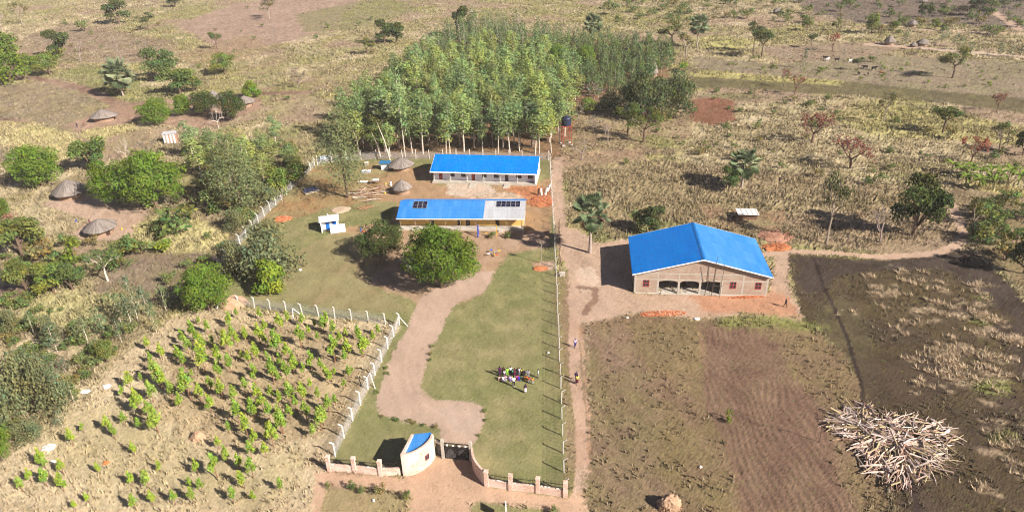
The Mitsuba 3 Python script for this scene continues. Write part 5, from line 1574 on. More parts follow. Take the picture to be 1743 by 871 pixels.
# a few trees of the front row that stand out
for fx, fy, w, ty, lb in ((690, 268, 34, 120, 'tall white trunk eucalyptus just left of the grey round hut roof'), (766, 262, 36, 170, 'tall eucalyptus with a white trunk at the left corner of the upper school roof'), (848, 262, 36, 176, 'eucalyptus with a forked pale trunk behind the middle of the upper school roof'),
                          (868, 260, 38, 172, 'greyish eucalyptus right of the forked one behind the upper school'), (938, 258, 34, 170, 'eucalyptus with a slanting white trunk near the water tower'), (918, 262, 36, 168, 'drooping grey eucalyptus at the right end of the upper school roof')):
    tree('euc', fx, fy, w, ty, lb)
for (a, b), lb in ((((665, 276), (640, 205)), 'leaning white trunk by the hut, the longest of three'), (((648, 268), (632, 225)), 'leaning white trunk by the hut, the middle one of three'), (((612, 262), (598, 215)), 'leaning white trunk by the hut, the leftmost of three')):
    g = G(*a); h = height_at(*a, b[1]); k = thing('leaning_tree', lb, 'tree')
    e = G(*b, h)
    mb = MB(PALEBARK).tube([g - [0, 0, .2], (g * .5 + e * .5) + [.2, 0, .3], e], [.2, .14, .05], 6)
    put('trunk', mb, 'matte', k)
    rng = np.random.default_rng(int(a[0])); cr = MB()
    leaves(cr, rng, [(e[0] + rng.normal(0, .9), e[1] + rng.normal(0, .9), e[2] + rng.normal(-.3, .8), 1.0, 1.0, .9) for _ in range(7)], 380, .5, (0.13, 0.16, 0.05), shell=.9, asp=.45, droop=.5)
    put('crown', cr, 'leaf', k)

# young pines
SAP = """248,579,14 271,592,16 254,604,12 307,568,15 299,595,15 315,579,18 323,554,18 330,565,18 341,578,18 337,542,8 350,551,14 387,538,15 401,529,10 393,560,16 381,573,24 401,573,14 359,575,12 415,563,14 438,560,20 449,551,14 449,574,13
466,573,26 473,541,18 340,597,28 367,597,20 309,606,16 432,591,18 410,602,10 421,604,14 387,611,18 368,625,20 452,601,9 474,608,15 460,622,26 430,629,20 256,617,14 263,627,26 271,637,20 217,640,18 238,639,10 253,657,22 313,642,30 325,632,8
355,648,16 373,655,20 336,660,18 287,654,18 414,649,15 435,660,18 459,662,15 395,663,18 473,639,10 206,662,12 227,666,14 440,529,12 488,535,12 513,538,13 553,537,14 548,546,16 535,548,8 565,552,16 508,564,22 524,558,10 539,569,10 587,562,10 577,570,14
565,584,26 589,585,20 585,601,14 608,561,14 615,577,24 626,581,8 634,569,12 642,557,12 614,597,8 486,591,18 496,609,22 527,607,20 544,617,15 553,628,14 559,635,14 515,624,13 484,624,20 592,629,14 598,628,8 585,650,10 568,629,7 471,637,12 526,649,11
489,658,22 512,659,20 539,665,14 230,676,26 208,707,14 233,716,13 259,703,28 249,690,18 190,730,14 224,758,14 303,675,16 354,680,18 400,691,24 425,686,20 430,696,12 443,676,20 454,691,18 415,714,22 387,723,12 458,729,26 473,707,26 431,739,18 369,748,14
381,767,18 423,759,18 449,759,17 404,779,17 425,788,22 332,789,16 361,784,26 269,789,12 474,671,14 501,680,15 518,692,20 490,696,15 476,709,24 472,693,12 557,680,18 569,676,11 542,704,24 547,700,18 531,727,15 179,715,18 138,724,9 117,738,18 66,773,20
72,782,14 101,788,16 47,804,15 71,805,20 30,818,16 100,814,20 164,792,12 219,809,16 245,808,20 146,843,11 124,856,10 225,848,18 255,841,16 293,841,16 408,809,18 320,817,11 339,820,15 323,836,18 393,836,17 429,840,11 475,820,15"""
for q in SAP.split():
    cx, cy, s = map(float, q.split(','))
    g = G(cx, cy); cr_h = s * mpp(g) * 1.14
    h = cr_h / .58 + .25
    g = G(cx, cy, h * .7)
    plant('young_pine', 'tree', 'pine', 'bright green young pine with a thin stem on the straw covered plantation', g, max(.65, cr_h * .70), h, 'young pines of the plantation at lower left')

# ------------------------------------------------------------------ fan palms
def frond(rng, L, R, col, segs=15):
    """A petiole and a pleated fan blade, along +x, drooping at the rim."""
    pet = MB(np.array(col) * 1.1); pet.tube([[0, 0, 0], [L * .5, 0, .08 * L], [L, 0, 0]], [.05, .04, .03], 4)
    n = segs * 2 + 1
    ang = np.linspace(-1.65, 1.65, n); v = [[L * .96, 0, 0]]
    for i, a in enumerate(ang):
        rr_ = R * (1.0 if i % 2 else .55) * (1 - .18 * abs(a) / 1.65)
        up = (.08 if i % 2 else -.10) * R
        for t in (.55, 1.0):
            v.append([L + math.cos(a) * rr_ * t, math.sin(a) * rr_ * t, up * t - .16 * R * t * t + abs(math.sin(a)) * .22 * R * t])
    f = []
    for i in range(n - 1):
        a0, a1, b0, b1 = 1 + 2 * i, 2 + 2 * i, 3 + 2 * i, 4 + 2 * i
        f += [[0, a0, b0], [a0, a1, b1], [a0, b1, b0]]
    c = np.asarray(col) * np.random.default_rng(int(R * 1000)).uniform(.85, 1.15, (len(v), 1))
    pet.add(v, f, c)
    return pet


PR = np.random.default_rng(5)
FR = [frond(PR, 1.15, 1.3, c) for c in ((0.19, 0.255, 0.14), (0.23, 0.29, 0.17), (0.15, 0.21, 0.11), (0.28, 0.33, 0.19))]
FR = [group_of(f'frond_kind_{i}', frond=m.ply('leaf')) for i, m in enumerate(FR)]
FD = [frond(PR, 1.2, .95, c) for c in ((0.36, 0.22, 0.10), (0.16, 0.10, 0.07))]
FD = [group_of(f'dead_frond_kind_{i}', frond=m.ply('leaf')) for i, m in enumerate(FD)]


def palm(label, fx, fy, w_px, ty, n=20, dead=6):
    g = G(fx, fy); h = height_at(fx, fy, ty); R = w_px * mpp(g) / 2
    k = thing('fan_palm', label, 'palm tree')
    hc = h - R * .95; s = R / 2.1
    put('trunk', MB((.33, .28, .25)).tube([[g[0], g[1], -.2], [g[0] + .05, g[1], hc * .4], [g[0], g[1] + .05, hc]], [.34, .24, .2], 9), 'matte', k)
    for i in range(n + dead):
        d = i >= n
        el = PR.uniform(-75, -35) if d else -58 + 138 * ((i + .5) / n) ** .85
        az = i * 137.5 + PR.uniform(-14, 14)
        M = T().translate([float(g[0]), float(g[1]), float(hc)]) @ T().rotate([0, 0, 1], az) @ T().rotate([0, 1, 0], -el) @ T().rotate([1, 0, 0], PR.uniform(-35, 35)) @ T().scale(s * PR.uniform(.9, 1.1))
        copy_of((FD if d else FR)[PR.integers(2 if d else 4)], numbered(k + '__frond'), M)
    return k


palm('fan palm with drooping dry leaves standing between the track and the brick hall', 1004, 430, 64, 333)
palm('fan palm in the tall brown grass behind the brick hall', 1262, 319, 52, 256, 26, 4)
palm('fan palm with orange dead leaves by the footpath at upper left', 210, 164, 50, 103, 26, 7)
palm('fan palm far behind the plantation, left of the two at the top', 1009, 72, 32, 25, 24, 3)
palm('fan palm far behind the plantation, right of the two at the top', 1186, 82, 34, 26, 24, 4)
palm('fan palm between the trees of the plantation above the grey round hut', 656, 258, 34, 170, 22, 4)
palm('fan palm with a dark trunk in front of the right end of the plantation', 906, 250, 28, 176, 20, 6)

# ------------------------------------------------------------------ banana plants
def banana(label, fx, fy, w_px, ty, group=None, col=(0.15, 0.22, 0.04)):
    g = G(fx, fy); h = max(2.5, height_at(fx, fy, ty)); R = w_px * mpp(g) / 2
    k = thing('banana_plant', label, 'banana plant', group)
    put('stem', MB((.2, .2, .1)).tube([[g[0], g[1], -.1], [g[0], g[1], h * .5]], [.16, .1], 6), 'matte', k)
    for i in range(8):
        a = i * 2.4 + PR.uniform(-.3, .3); up = PR.uniform(.5, 1.2)
        t = np.linspace(0, 1, 6); r = R * t
        x, y, z = g[0] + r * math.cos(a), g[1] + r * math.sin(a), h * .48 + h * .5 * (up * t - .85 * t * t)
        w = .34 * np.sin(np.pi * (t * .9 + .08)) ** .6 * max(.8, R * .5)
        s = np.stack([-np.sin(a) * w, np.cos(a) * w, np.zeros(6)], 1)
        c = np.stack([x, y, z], 1)
        v = np.concatenate([c - s + [0, 0, .12], c, c + s + [0, 0, .12]])
        f = []
        for j in range(5):
            f += [[j, j + 1, 6 + j + 1, 6 + j], [6 + j, 6 + j + 1, 12 + j + 1, 12 + j]]
        mb = MB(np.array(col) * PR.uniform(.75, 1.3)); mb.add(v, f)
        put('leaf', mb, 'leaf', k)


BG = 'broad leaved banana plant in the row at the right edge above the burnt field'
for fx, fy in ((1618, 296), (1634, 304), (1650, 300), (1668, 308), (1684, 303), (1700, 312), (1716, 306), (1732, 316), (1642, 318), (1664, 322), (1690, 324)):
    banana(BG, fx, fy, 34, fy - 34, 'banana row at the right edge')
for fx, fy in ((34, 122), (52, 112), (62, 126), (44, 136)):
    banana('bright banana plant in the green garden at the left edge', fx, fy, 22, fy - 22, 'banana plants in the garden at upper left')

# ------------------------------------------------------------------ small shrubs of the open land
AREAS = [('bush', 'scrub bush in the thicket around the eucalyptus clump', poly((310, 250), (500, 235), (525, 290), (450, 368), (385, 440), (300, 370)), 85, 'scrub of the thicket left of the school yard'),
         ('bush', 'scrub bush on the slope below the homestead', poly((10, 410), (220, 410), (370, 440), (330, 500), (120, 500), (0, 480)), 30, 'scrub below the homestead'),
         ('bush', 'small scattered green shrub in the dry grassland', poly((-60, 20), (700, 10), (560, 200), (420, 150), (200, 130), (-60, 110)), 46, 'scattered shrubs of the upper left grassland'),
         ('bush', 'small scattered shrub in the yellow grass on the right', poly((1190, 150), (1743, 200), (1743, 290), (1600, 330), (1200, 300), (1000, 290)), 70, 'scattered shrubs of the right hand grassland'),
         ('brightbush', 'tiny bright green plant on the grey pasture', poly((1180, 95), (1320, 100), (1743, 110), (1743, 165), (1450, 140), (1200, 120)), 55, 'green plants on the grey pasture'),
         ('bush', 'small green plant on the far right tilled slope', poly((1640, 330), (1743, 345), (1743, 470), (1660, 420)), 16, 'green plants on the slope below the bananas'),
         ('bush', 'far small tree or bush beyond the pasture', poly((1000, 0), (1743, -6), (1743, 60), (1480, 60), (1350, 40), (1050, 40)), 120, 'far bushes at the top right'),
         ('bush', 'low shrub in the pale grass at the left', poly((0, 500), (230, 560), (120, 700), (0, 640)), 50, 'low shrubs in the pale grass at the left')]
for kd, lb, ar, n, grp in AREAS:
    rng = np.random.default_rng(n); x0, y0, x1, y1 = ar.bounds; c = 0
    while c < n:
        p = (rng.uniform(x0, x1), rng.uniform(y0, y1))
        q = np.array([p[0], p[1], 0.6]) - EYE
        if shapely.contains_xy(ar, *p) and abs((q @ _rt) / (q @ _fw)) < .735 and abs((q @ _up) / (q @ _fw)) < .37:
            s = rng.uniform(.5, 1.5) * (2.1 if 'far' in lb else 1.5 if 'scrub' in lb else .6 if 'tiny' in lb else 1.0)
            plant('far_bush' if 'far' in lb else 'scrub_bush' if 'scrub' in lb else 'wild_shrub' if kd == 'bush' else 'green_plant', 'bush', kd, lb, p, 2.2 * s, 1.5 * s, grp); c += 1

for x, y in ((733, 603), (732, 613), (697, 717), (704, 720), (721, 723), (741, 727), (815, 742), (827, 716), (657, 627), (660, 637), (641, 668), (651, 709), (672, 716), (824, 700), (737, 590)):
    g = G(x, y)
    plant('grass_clump', 'grass', 'bush', 'dark grass clump on the edge of the driveway', g, RT.uniform(.6, 1.2), RT.uniform(.3, .5), 'grass clumps along the driveway edge')

# ------------------------------------------------------------------ the pile of cut branches
pc = G(1518, 752)
pile = thing('branch_pile', 'huge pale pile of cut branches and poles lying on the burnt field', 'wood pile')
rng = np.random.default_rng(21)
RX, RY = 6.5, 6.6
logs = []
for i in range(690):
    th = rng.uniform(0, 2 * np.pi)
    Rm = (RX * RY / math.hypot(RY * math.cos(th), RX * math.sin(th))) * (1 + .16 * math.sin(3 * th + 1) + .10 * math.sin(5 * th))
    L = rng.uniform(.8, 3.0) * (1 if rng.random() < .8 else 1.4)
    rho = Rm * math.sqrt(rng.random()) * .96
    ang = th + rng.normal(0, .5) if rng.random() < .66 else rng.uniform(0, 6.28)
    c = np.array([pc[0] + rho * math.cos(th), pc[1] + rho * math.sin(th)])
    zc = .12 + max(0, .8 * (1 - rho / Rm)) * rng.uniform(.1, .8) + rng.uniform(0, .3)
    tilt = rng.normal(-.08, .12)
    d = np.array([math.cos(ang), math.sin(ang), tilt]); d /= np.linalg.norm(d)
    p0 = np.array([*c, zc]) - d * L / 2; p1 = np.array([*c, zc]) + d * L / 2
    for p in (p0, p1):
        p[2] = max(p[2], .06)
    r = rng.uniform(.045, .115) * (1.6 if rng.random() < .12 else 1)
    logs.append((L * r, p0, p1, r))
logs.sort(key=lambda q: -q[0])
rest = MB()
for i, (_, p0, p1, r) in enumerate(logs):
    tone = rng.uniform(.55, 1.12)
    col = np.array([(.58, .45, .37), (.64, .54, .48), (.44, .36, .22), (.34, .22, .17), (.66, .56, .51)][rng.integers(5)]) * tone
    mid = (p0 + p1) / 2 + rng.normal(0, .1, 3) * np.linalg.norm(p1 - p0) * .5
    mid[2] = max(mid[2], .06)
    mb = MB(np.clip(col, .02, .78)) if i < 300 else rest
    mb.tube([p0, mid, p1], [r, r * .85, r * .5], 5 if i < 300 else 4, np.clip(col, .02, .78))
    if rng.random() < .45:      # a forked or broken end
        e = p1 + (p1 - mid) * rng.uniform(.1, .4) + rng.normal(0, .25, 3) * [1, 1, .5]
        e[2] = max(e[2], .05)
        mb.tube([mid * .35 + p1 * .65, e], [r * .6, r * .2], 4, np.clip(col, .02, .78), cap=False)
    if i < 300:
        put('branch', mb, 'matte', pile)
k = put('small_branches', rest, 'matte', pile)
labels[k] = {'kind': 'stuff'}

# timber, sheets and clutter in the yard left of the schools
ts = thing('timber_stack', 'loose stack of old planks and poles under the big dark grey green tree', 'wood pile')
g0 = G(622, 330); rng = np.random.default_rng(31)
for i in range(60):
    a = rng.normal(0.1, .45); L = rng.uniform(1.0, 3.2); c = np.array([g0[0] + rng.normal(0, 1.7), g0[1] + rng.normal(0, 1.6), .1 + abs(rng.normal(0, .22))])
    d = np.array([math.cos(a), math.sin(a), rng.normal(0, .05)]) * L / 2
    col = np.array([(.36, .25, .17), (.46, .37, .28), (.22, .13, .09), (.55, .48, .4)][rng.integers(4)]) * rng.uniform(.8, 1.2)
    put('plank', MB(col).beam(c - d, c + d, rng.uniform(.1, .24), rng.uniform(.04, .1)), 'matte', ts)
st = thing('stick_heap', 'small heap of reddish sticks on the lawn behind the latrine block', 'wood pile')
g0 = G(622, 354)
for i in range(14):
    a = rng.normal(.3, .6); L = rng.uniform(.8, 2.4); c = np.array([g0[0] + rng.normal(0, .8), g0[1] + rng.normal(0, .8), .08 + abs(rng.normal(0, .12))])
    d = np.array([math.cos(a), math.sin(a), 0]) * L / 2
    put('stick', MB(np.array((.36, .19, .12)) * rng.uniform(.8, 1.4)).tube([c - d, c + d], [.05, .03], 5), 'matte', st)


def sheet(label, px, py, w, d, col, rot=0, z=.25, name='metal_sheet', cat='sheet'):
    g = G(px, py); f = frame((g[0], g[1], 0), rot); k = thing(name, label, cat)
    n = 7; mb = MB(col); r = random.Random(px)
    X, Y = np.meshgrid(np.linspace(-w / 2, w / 2, n), np.linspace(-d / 2, d / 2, n), indexing='ij')
    Z = z + np.array([[r.uniform(-.07, .07) for _ in range(n)] for _ in range(n)])
    v = f(np.stack([X.ravel(), Y.ravel(), Z.ravel()], 1)); i, j = np.meshgrid(np.arange(n - 1), np.arange(n - 1), indexing='ij'); a = (i * n + j).ravel()
    q = np.stack([a, a + n, a + n + 1, a + 1], 1)
    mb.add(v, q); mb.add(v - [0, 0, .03], q[:, ::-1])
    put('sheet', mb, 'matte', k)
    un = MB(np.array(col) * .5); un.box(-w * .42, w * .42, -d * .42, d * .42, .02, z - .12, fr=f)
    put('support', un, 'matte', k)


sheet('crumpled white sheet on a rack, nearest to the fence behind the timber stack', 624, 294, 2.2, 1.0, (.7, .7, .74), 0, .5)
sheet('greyish white sheet lying beside the timber stack', 618, 311, 2.3, .9, (.66, .66, .6), -6, .3)
sheet('pale blue and white sheets heaped by the fence behind the big dark tree', 553, 273, 2.4, 2.6, (.42, .52, .62), 10, .8)
sheet('cream coloured crates covered by a cloth right of the big dark tree', 624, 281, 1.1, 1.2, (.62, .55, .42), 0, .7)
k = thing('work_table', 'rough wooden table with pale blue cloths left of the grey round huts', 'table')
g = G(638, 313); f = frame((g[0] - .9, g[1] - .4, 0), -4)
put('table_top', MB((.3, .24, .2)).box(0, 1.9, 0, .9, .85, .95, fr=f), 'matte', k)
for x in (.05, 1.75):
    for y in (.05, .75):
        put('leg', MB((.25, .18, .13)).box(x, x + .1, y, y + .1, 0, .848, fr=f), 'matte', k)
tag(put('folded_cloth', MB((.55, .66, .78)).box(.5, 1.85, .1, .85, .953, 1.12, fr=f), 'matte'), 'pale blue cloth lying on the rough wooden table', 'cloth')
k = thing('pit_cover', 'slanted dark blue panel on a low stone base under trees by the left fence', 'panel')
g = G(529, 326); f = frame((g[0], g[1], 0), 35)
put('base', MB((.42, .37, .3)).box(-1.7, 1.7, -1.1, 1.1, -.05, .35, fr=f), 'matte', k)
P = [f([q])[0] for q in ((-1.5, -.95, .42), (1.3, -.95, .42), (1.3, .8, .75), (-1.5, .8, .75))]
pm = MB((.045, .05, .09)); pm.quad(*P); pm.quad(*[p - [0, 0, .06] for p in P[::-1]])
for j in range(4):
    pm.quad(P[j], P[j] - [0, 0, .06], P[(j + 1) % 4] - [0, 0, .06], P[(j + 1) % 4])
put('panel', pm, 'glossy_dark', k)


def jerrycan(label, px, py, col):
    g = G(px, py); f = frame((g[0], g[1], 0), 20); k = thing('jerrycan', label, 'jerrycan')
    put('body', MB(col).box(-.14, .14, -.09, .09, 0, .34, fr=f).box(-.10, .10, -.07, .07, .342, .40, fr=f), 'painted', k)
    put('handle', MB(col).beam(f([[-.06, 0, .44]])[0], f([[.09, 0, .44]])[0], .035), 'painted', k)
    put('cap', MB((.1, .1, .1)).lathe([(.03, .40), (.03, .45), (.005, .45)], 8, f([[-.11, 0, 0]])[0]), 'painted', k)


jerrycan('yellow jerrycan left of the person in white by the huts', 657, 314, (.6, .45, .06))
jerrycan('yellow jerrycan beside the smaller grey hut', 656, 330, (.62, .46, .05))
jerrycan('dark green jerrycan beside the smaller grey hut', 653, 326, (.03, .12, .08))
jerrycan('yellow jerrycan in the homestead yard beside the ragged hut', 208, 391, (.62, .46, .05))
jerrycan('blue jerrycan on the dark patch of the homestead yard', 130, 377, (.05, .08, .45))
jerrycan('red can on the path near the latrine block', 619, 395, (.5, .08, .04))
for i, (x, y) in enumerate(((922, 334), (928, 333), (932, 327))):
    g = G(x, y); r_ = (-12, 6, 10)[i]
    tag(put('concrete_pillar', MB((.7, .68, .66)).beam(g + [0, 0, .2], g + [r_ * .03 + .3, .5, 1.7], .32), 'matte'), ('leftmost', 'middle', 'rightmost')[i] + ' of three white pillars leaning on the orange brick heap', 'pillar')
g = G(916, 333); tag(put('concrete_pillar', MB((.1, .06, .05)).beam(g + [0, 0, .2], g + [.2, .4, 1.5], .3), 'matte'), 'dark pillar stump left of the three white pillars', 'pillar')

# play things in front of the yellow school
k = thing('swing_frame', 'blue and yellow swing frame in front of the yellow school block', 'swing')
g = G(828, 401); f = frame((g[0], g[1], 0), -4)
for x in (-1.6, 2.0):
    for s in (-1, 1):
        put('leg', MB((.04, .06, .28) if x < 0 else (.5, .3, .05)).tube(f([[x, s * .7, 0], [x, 0, 2.3]]), .06 if x > 0 else .16, 6), 'painted', k)
put('top_bar', MB((.5, .3, .05)).tube(f([[-1.6, 0, 2.3], [2.0, 0, 2.3]]), .05, 6), 'painted', k)
for x in (0, 1.2):
    se = put('seat', MB((.6, .4, .03)).box(x - .25, x + .25, -.12, .12, .5, .55, fr=f), 'painted', k)
    put('chain', MB((.2, .2, .2)).beam(f([[x - .22, 0, .55]])[0], f([[x - .22, 0, 2.3]])[0], .02), 'painted', se)
    put('chain', MB((.2, .2, .2)).beam(f([[x + .22, 0, .55]])[0], f([[x + .22, 0, 2.3]])[0], .02), 'painted', se)
k = thing('merry_go_round', 'small merry go round with coloured seats at the end of the lawn', 'merry go round')
g = G(841, 434)
put('hub', MB((.5, .3, .05)).lathe([(.1, 0), (.1, .8), (.02, .85)], 8, g), 'painted', k)
for i in range(4):
    a = i * 1.57 + .5; e = g + [1.1 * math.cos(a), 1.1 * math.sin(a), .55]
    ar = put('arm', MB((.3, .3, .32)).tube([g + [0, 0, .6], e], .05, 5), 'painted', k)
    put('seat', MB([(.6, .4, .05), (.05, .12, .5), (.6, .6, .62), (.5, .1, .05)][i]).box(e[0] - .2, e[0] + .2, e[1] - .2, e[1] + .2, .56, .68), 'painted', ar)
k = thing('net_post', 'tall wooden post with a ring on the earth heap near the right fence', 'post')
g = G(922, 448); h = height_at(922, 448, 412)
put('post', MB((.3, .26, .22)).tube([g, g + [0, 0, h]], .07, 7), 'matte', k)
a = np.linspace(0, 2 * np.pi, 13)
put('ring', MB((.1, .08, .07)).tube(np.stack([g[0] + .3 * np.cos(a), g[1] - .35 + .3 * np.sin(a), np.full(13, h - .15)], 1), .03, 4, cap=False), 'painted', k)
put('board', MB((.15, .12, .1)).box(g[0] - .5, g[0] + .5, g[1] - .09, g[1] - .05, h - .3, h + .35), 'painted', k)

# sign at the bottom of the picture
k = thing('sign_board', 'white sign board on a post, seen on edge at the bottom of the picture', 'sign')
g = G(862, 884)
put('post', MB((.6, .6, .6)).beam(g, g + [0, 0, 1.1], .1), 'painted', k)
put('board', MB((.78, .78, .78)).box(g[0] - .04, g[0] + .04, g[1] - .5, g[1] + .5, 1.1, 2.3), 'painted', k)
# small white marker stone by the track etc.
k = thing('valve_box', 'grey concrete box beside the fence at the track', 'box')
g = G(957, 469); put('box', MB((.5, .5, .48)).box(g[0] - .45, g[0] + .45, g[1] - .3, g[1] + .3, -.05, .55), 'concrete', k)
put('lid', MB((.42, .42, .4)).box(g[0] - .5, g[0] + .5, g[1] - .35, g[1] + .35, .552, .62), 'concrete', k)
k = thing('stick_fence', 'low dark stick fence between the track and the wire fence', 'fence')
A_, B_ = G(951, 378), G(954, 470)
for i in range(46):
    p = A_ + (B_ - A_) * i / 45; rr = random.Random(i)
    put('stick', MB((.16, .11, .08)).tube([p + [rr.uniform(-.1, .1), 0, -.1], p + [rr.uniform(-.25, .25), rr.uniform(-.2, .2), rr.uniform(.6, 1.2)]], [.05, .03], 4), 'matte', k)

# --- parked van in the shade of the big tree
g = G(724, 458); f = frame((g[0] - 1.2, g[1] - 2.0, 0), 82)
van = thing('parked_van', 'white van parked in the shade at the left edge of the large round tree', 'van')
prof = shapely.Polygon([(0, .45), (4.6, .45), (4.62, 1.15), (3.9, 1.3), (3.25, 1.95), (.12, 1.98), (0, 1.2)]).buffer(-.06).buffer(.06)
m = trimesh.creation.extrude_polygon(prof, 1.7, engine='earcut'); v = np.array(m.vertices)
put('body', MB((.72, .73, .75)).add(f(np.stack([v[:, 0], v[:, 2], v[:, 1]], 1)), m.faces[:, ::-1]), 'painted', van)
for y in (-.012, 1.702):
    for a, b in ((.3, 1.2), (1.3, 2.2), (2.3, 3.1)):
        put('side_window', MB((.02, .025, .03)).box(a, b, y, y + .01, 1.25, 1.8, fr=f), 'glossy_dark', van)
ws = [f([q])[0] for q in ((3.88, .12, 1.34), (3.88, 1.58, 1.34), (3.34, 1.5, 1.9), (3.34, .2, 1.9))]
put('windscreen', MB((.02, .025, .03)).quad(*[w + [0, 0, .03] for w in ws]), 'glossy_dark', van)
for x in (.85, 3.75):
    for y in (.02, 1.5):
        a = np.linspace(0, 2 * np.pi, 15)
        w = MB((.02, .02, .02)); 
        w.tube(f([[x, y - .05, .33], [x, y + .23, .33]]), .33, 14).tube(f([[x, y + .23, .33], [x, y - .05, .33]]), .33, 14)
        wh = put('wheel', w, 'matte', van)
        put('rim', MB((.5, .5, .52)).tube(f([[x, y - .07 if y < 1 else y + .2, .33], [x, y + .2 if y < 1 else y + .25, .33]]), .19, 10).tube(f([[x, y + .2, .33], [x, y - .07, .33]]), .19, 10), 'painted', wh)
for y in (.15, 1.3):
    put('headlight', MB((.7, .7, .7)).box(4.57, 4.63, y, y + .28, .75, .95, fr=f), 'painted', van)
    put('tail_light', MB((.4, .02, .02)).box(-.02, .03, y, y + .16, .9, 1.2, fr=f), 'painted', van)
put('bumper', MB((.06, .06, .06)).box(4.58, 4.72, .05, 1.65, .42, .62, fr=f), 'painted', van)

# ------------------------------------------------------------------ people
MF = manifold3d.Manifold


def ball(c, r, n=10):
    r = np.broadcast_to(np.asarray(r, float), (3,))
    return MF.sphere(1.0, n).scale(r.tolist()).translate(np.asarray(c, float).tolist())


def bone(a, ra, b, rb, n=10):
    return MF.batch_hull([ball(a, ra, n), ball(b, rb, n)])


def joints(pose):
    J = dict(head=(0, .02, 1.585), chin=(0, .05, 1.50), neck=(0, 0, 1.43), chest=(0, 0, 1.25), waist=(0, 0, 1.02), hip=(0, 0, .92))
    for s, n in ((1, 'r'), (-1, 'l')):
        J['sh' + n] = (s * .175, 0, 1.37); J['hp' + n] = (s * .09, 0, .90)
        J['kn' + n] = (s * .10, .02, .49); J['an' + n] = (s * .11, -.01, .08); J['to' + n] = (s * .13, .14, .035)
        J['el' + n] = (s * .235, -.01, 1.10); J['wr' + n] = (s * .25, .08, .87)
    if pose == 'walk':
        J['knr'], J['anr'], J['tor'] = (.09, .20, .52), (.09, .22, .09), (.09, .36, .05)
        J['knl'], J['anl'], J['tol'] = (-.09, -.06, .49), (-.09, -.30, .14), (-.09, -.18, .04)
        J['wrr'], J['wrl'] = (.25, -.14, .90), (-.25, .24, .93); J['elr'], J['ell'] = (.23, -.10, 1.11), (-.23, .04, 1.10)
    if pose == 'arms':
        J['elr'], J['wrr'] = (.43, .03, 1.32), (.64, .10, 1.42); J['ell'], J['wrl'] = (-.43, .03, 1.30), (-.66, .08, 1.36)
    if pose == 'kneel':
        for n, s in (('r', 1), ('l', -1)):
            J['kn' + n], J['an' + n], J['to' + n] = (s * .13, .38, .08), (s * .12, -.02, .07), (s * .12, -.16, .05)
            J['hp' + n] = (s * .09, 0, .30)
            J['wr' + n], J['el' + n] = (s * .14, .28, .36), (s * .24, .02, .52)
            J['sh' + n] = (s * .175, 0, .79)
        dz = -.58
        for k_ in ('head', 'chin', 'neck', 'chest', 'waist', 'hip'):
            J[k_] = (J[k_][0], J[k_][1], J[k_][2] + dz)
    return {k_: np.array(v_, float) for k_, v_ in J.items()}


def hand(w, e, side):
    d = (w - e) / np.linalg.norm(w - e); a = np.cross(d, [0, 1, 0]); a = a / (np.linalg.norm(a) + 1e-9); up = np.cross(a, d)
    out = [MF.batch_hull([ball(w, .024, 6), ball(w + d * .085 + up * .028, .013, 6), ball(w + d * .085 - up * .028, .013, 6)])]
    for i, L in enumerate((.060, .072, .066, .050)):
        p = w + d * .085 + up * (.03 - .02 * i); k1 = p + d * L * .55 + a * .006 * side; k2 = k1 + d * L * .42 + a * .016 * side
        out += [bone(p, .0085, k1, .008, 5), bone(k1, .008, k2, .0065, 5)]
    t0 = w + d * .025 + up * .03; t1 = t0 + d * .03 + up * .025; t2 = t1 + d * .03 + up * .004
    return out + [bone(t0, .011, t1, .009, 5), bone(t1, .009, t2, .007, 5)]


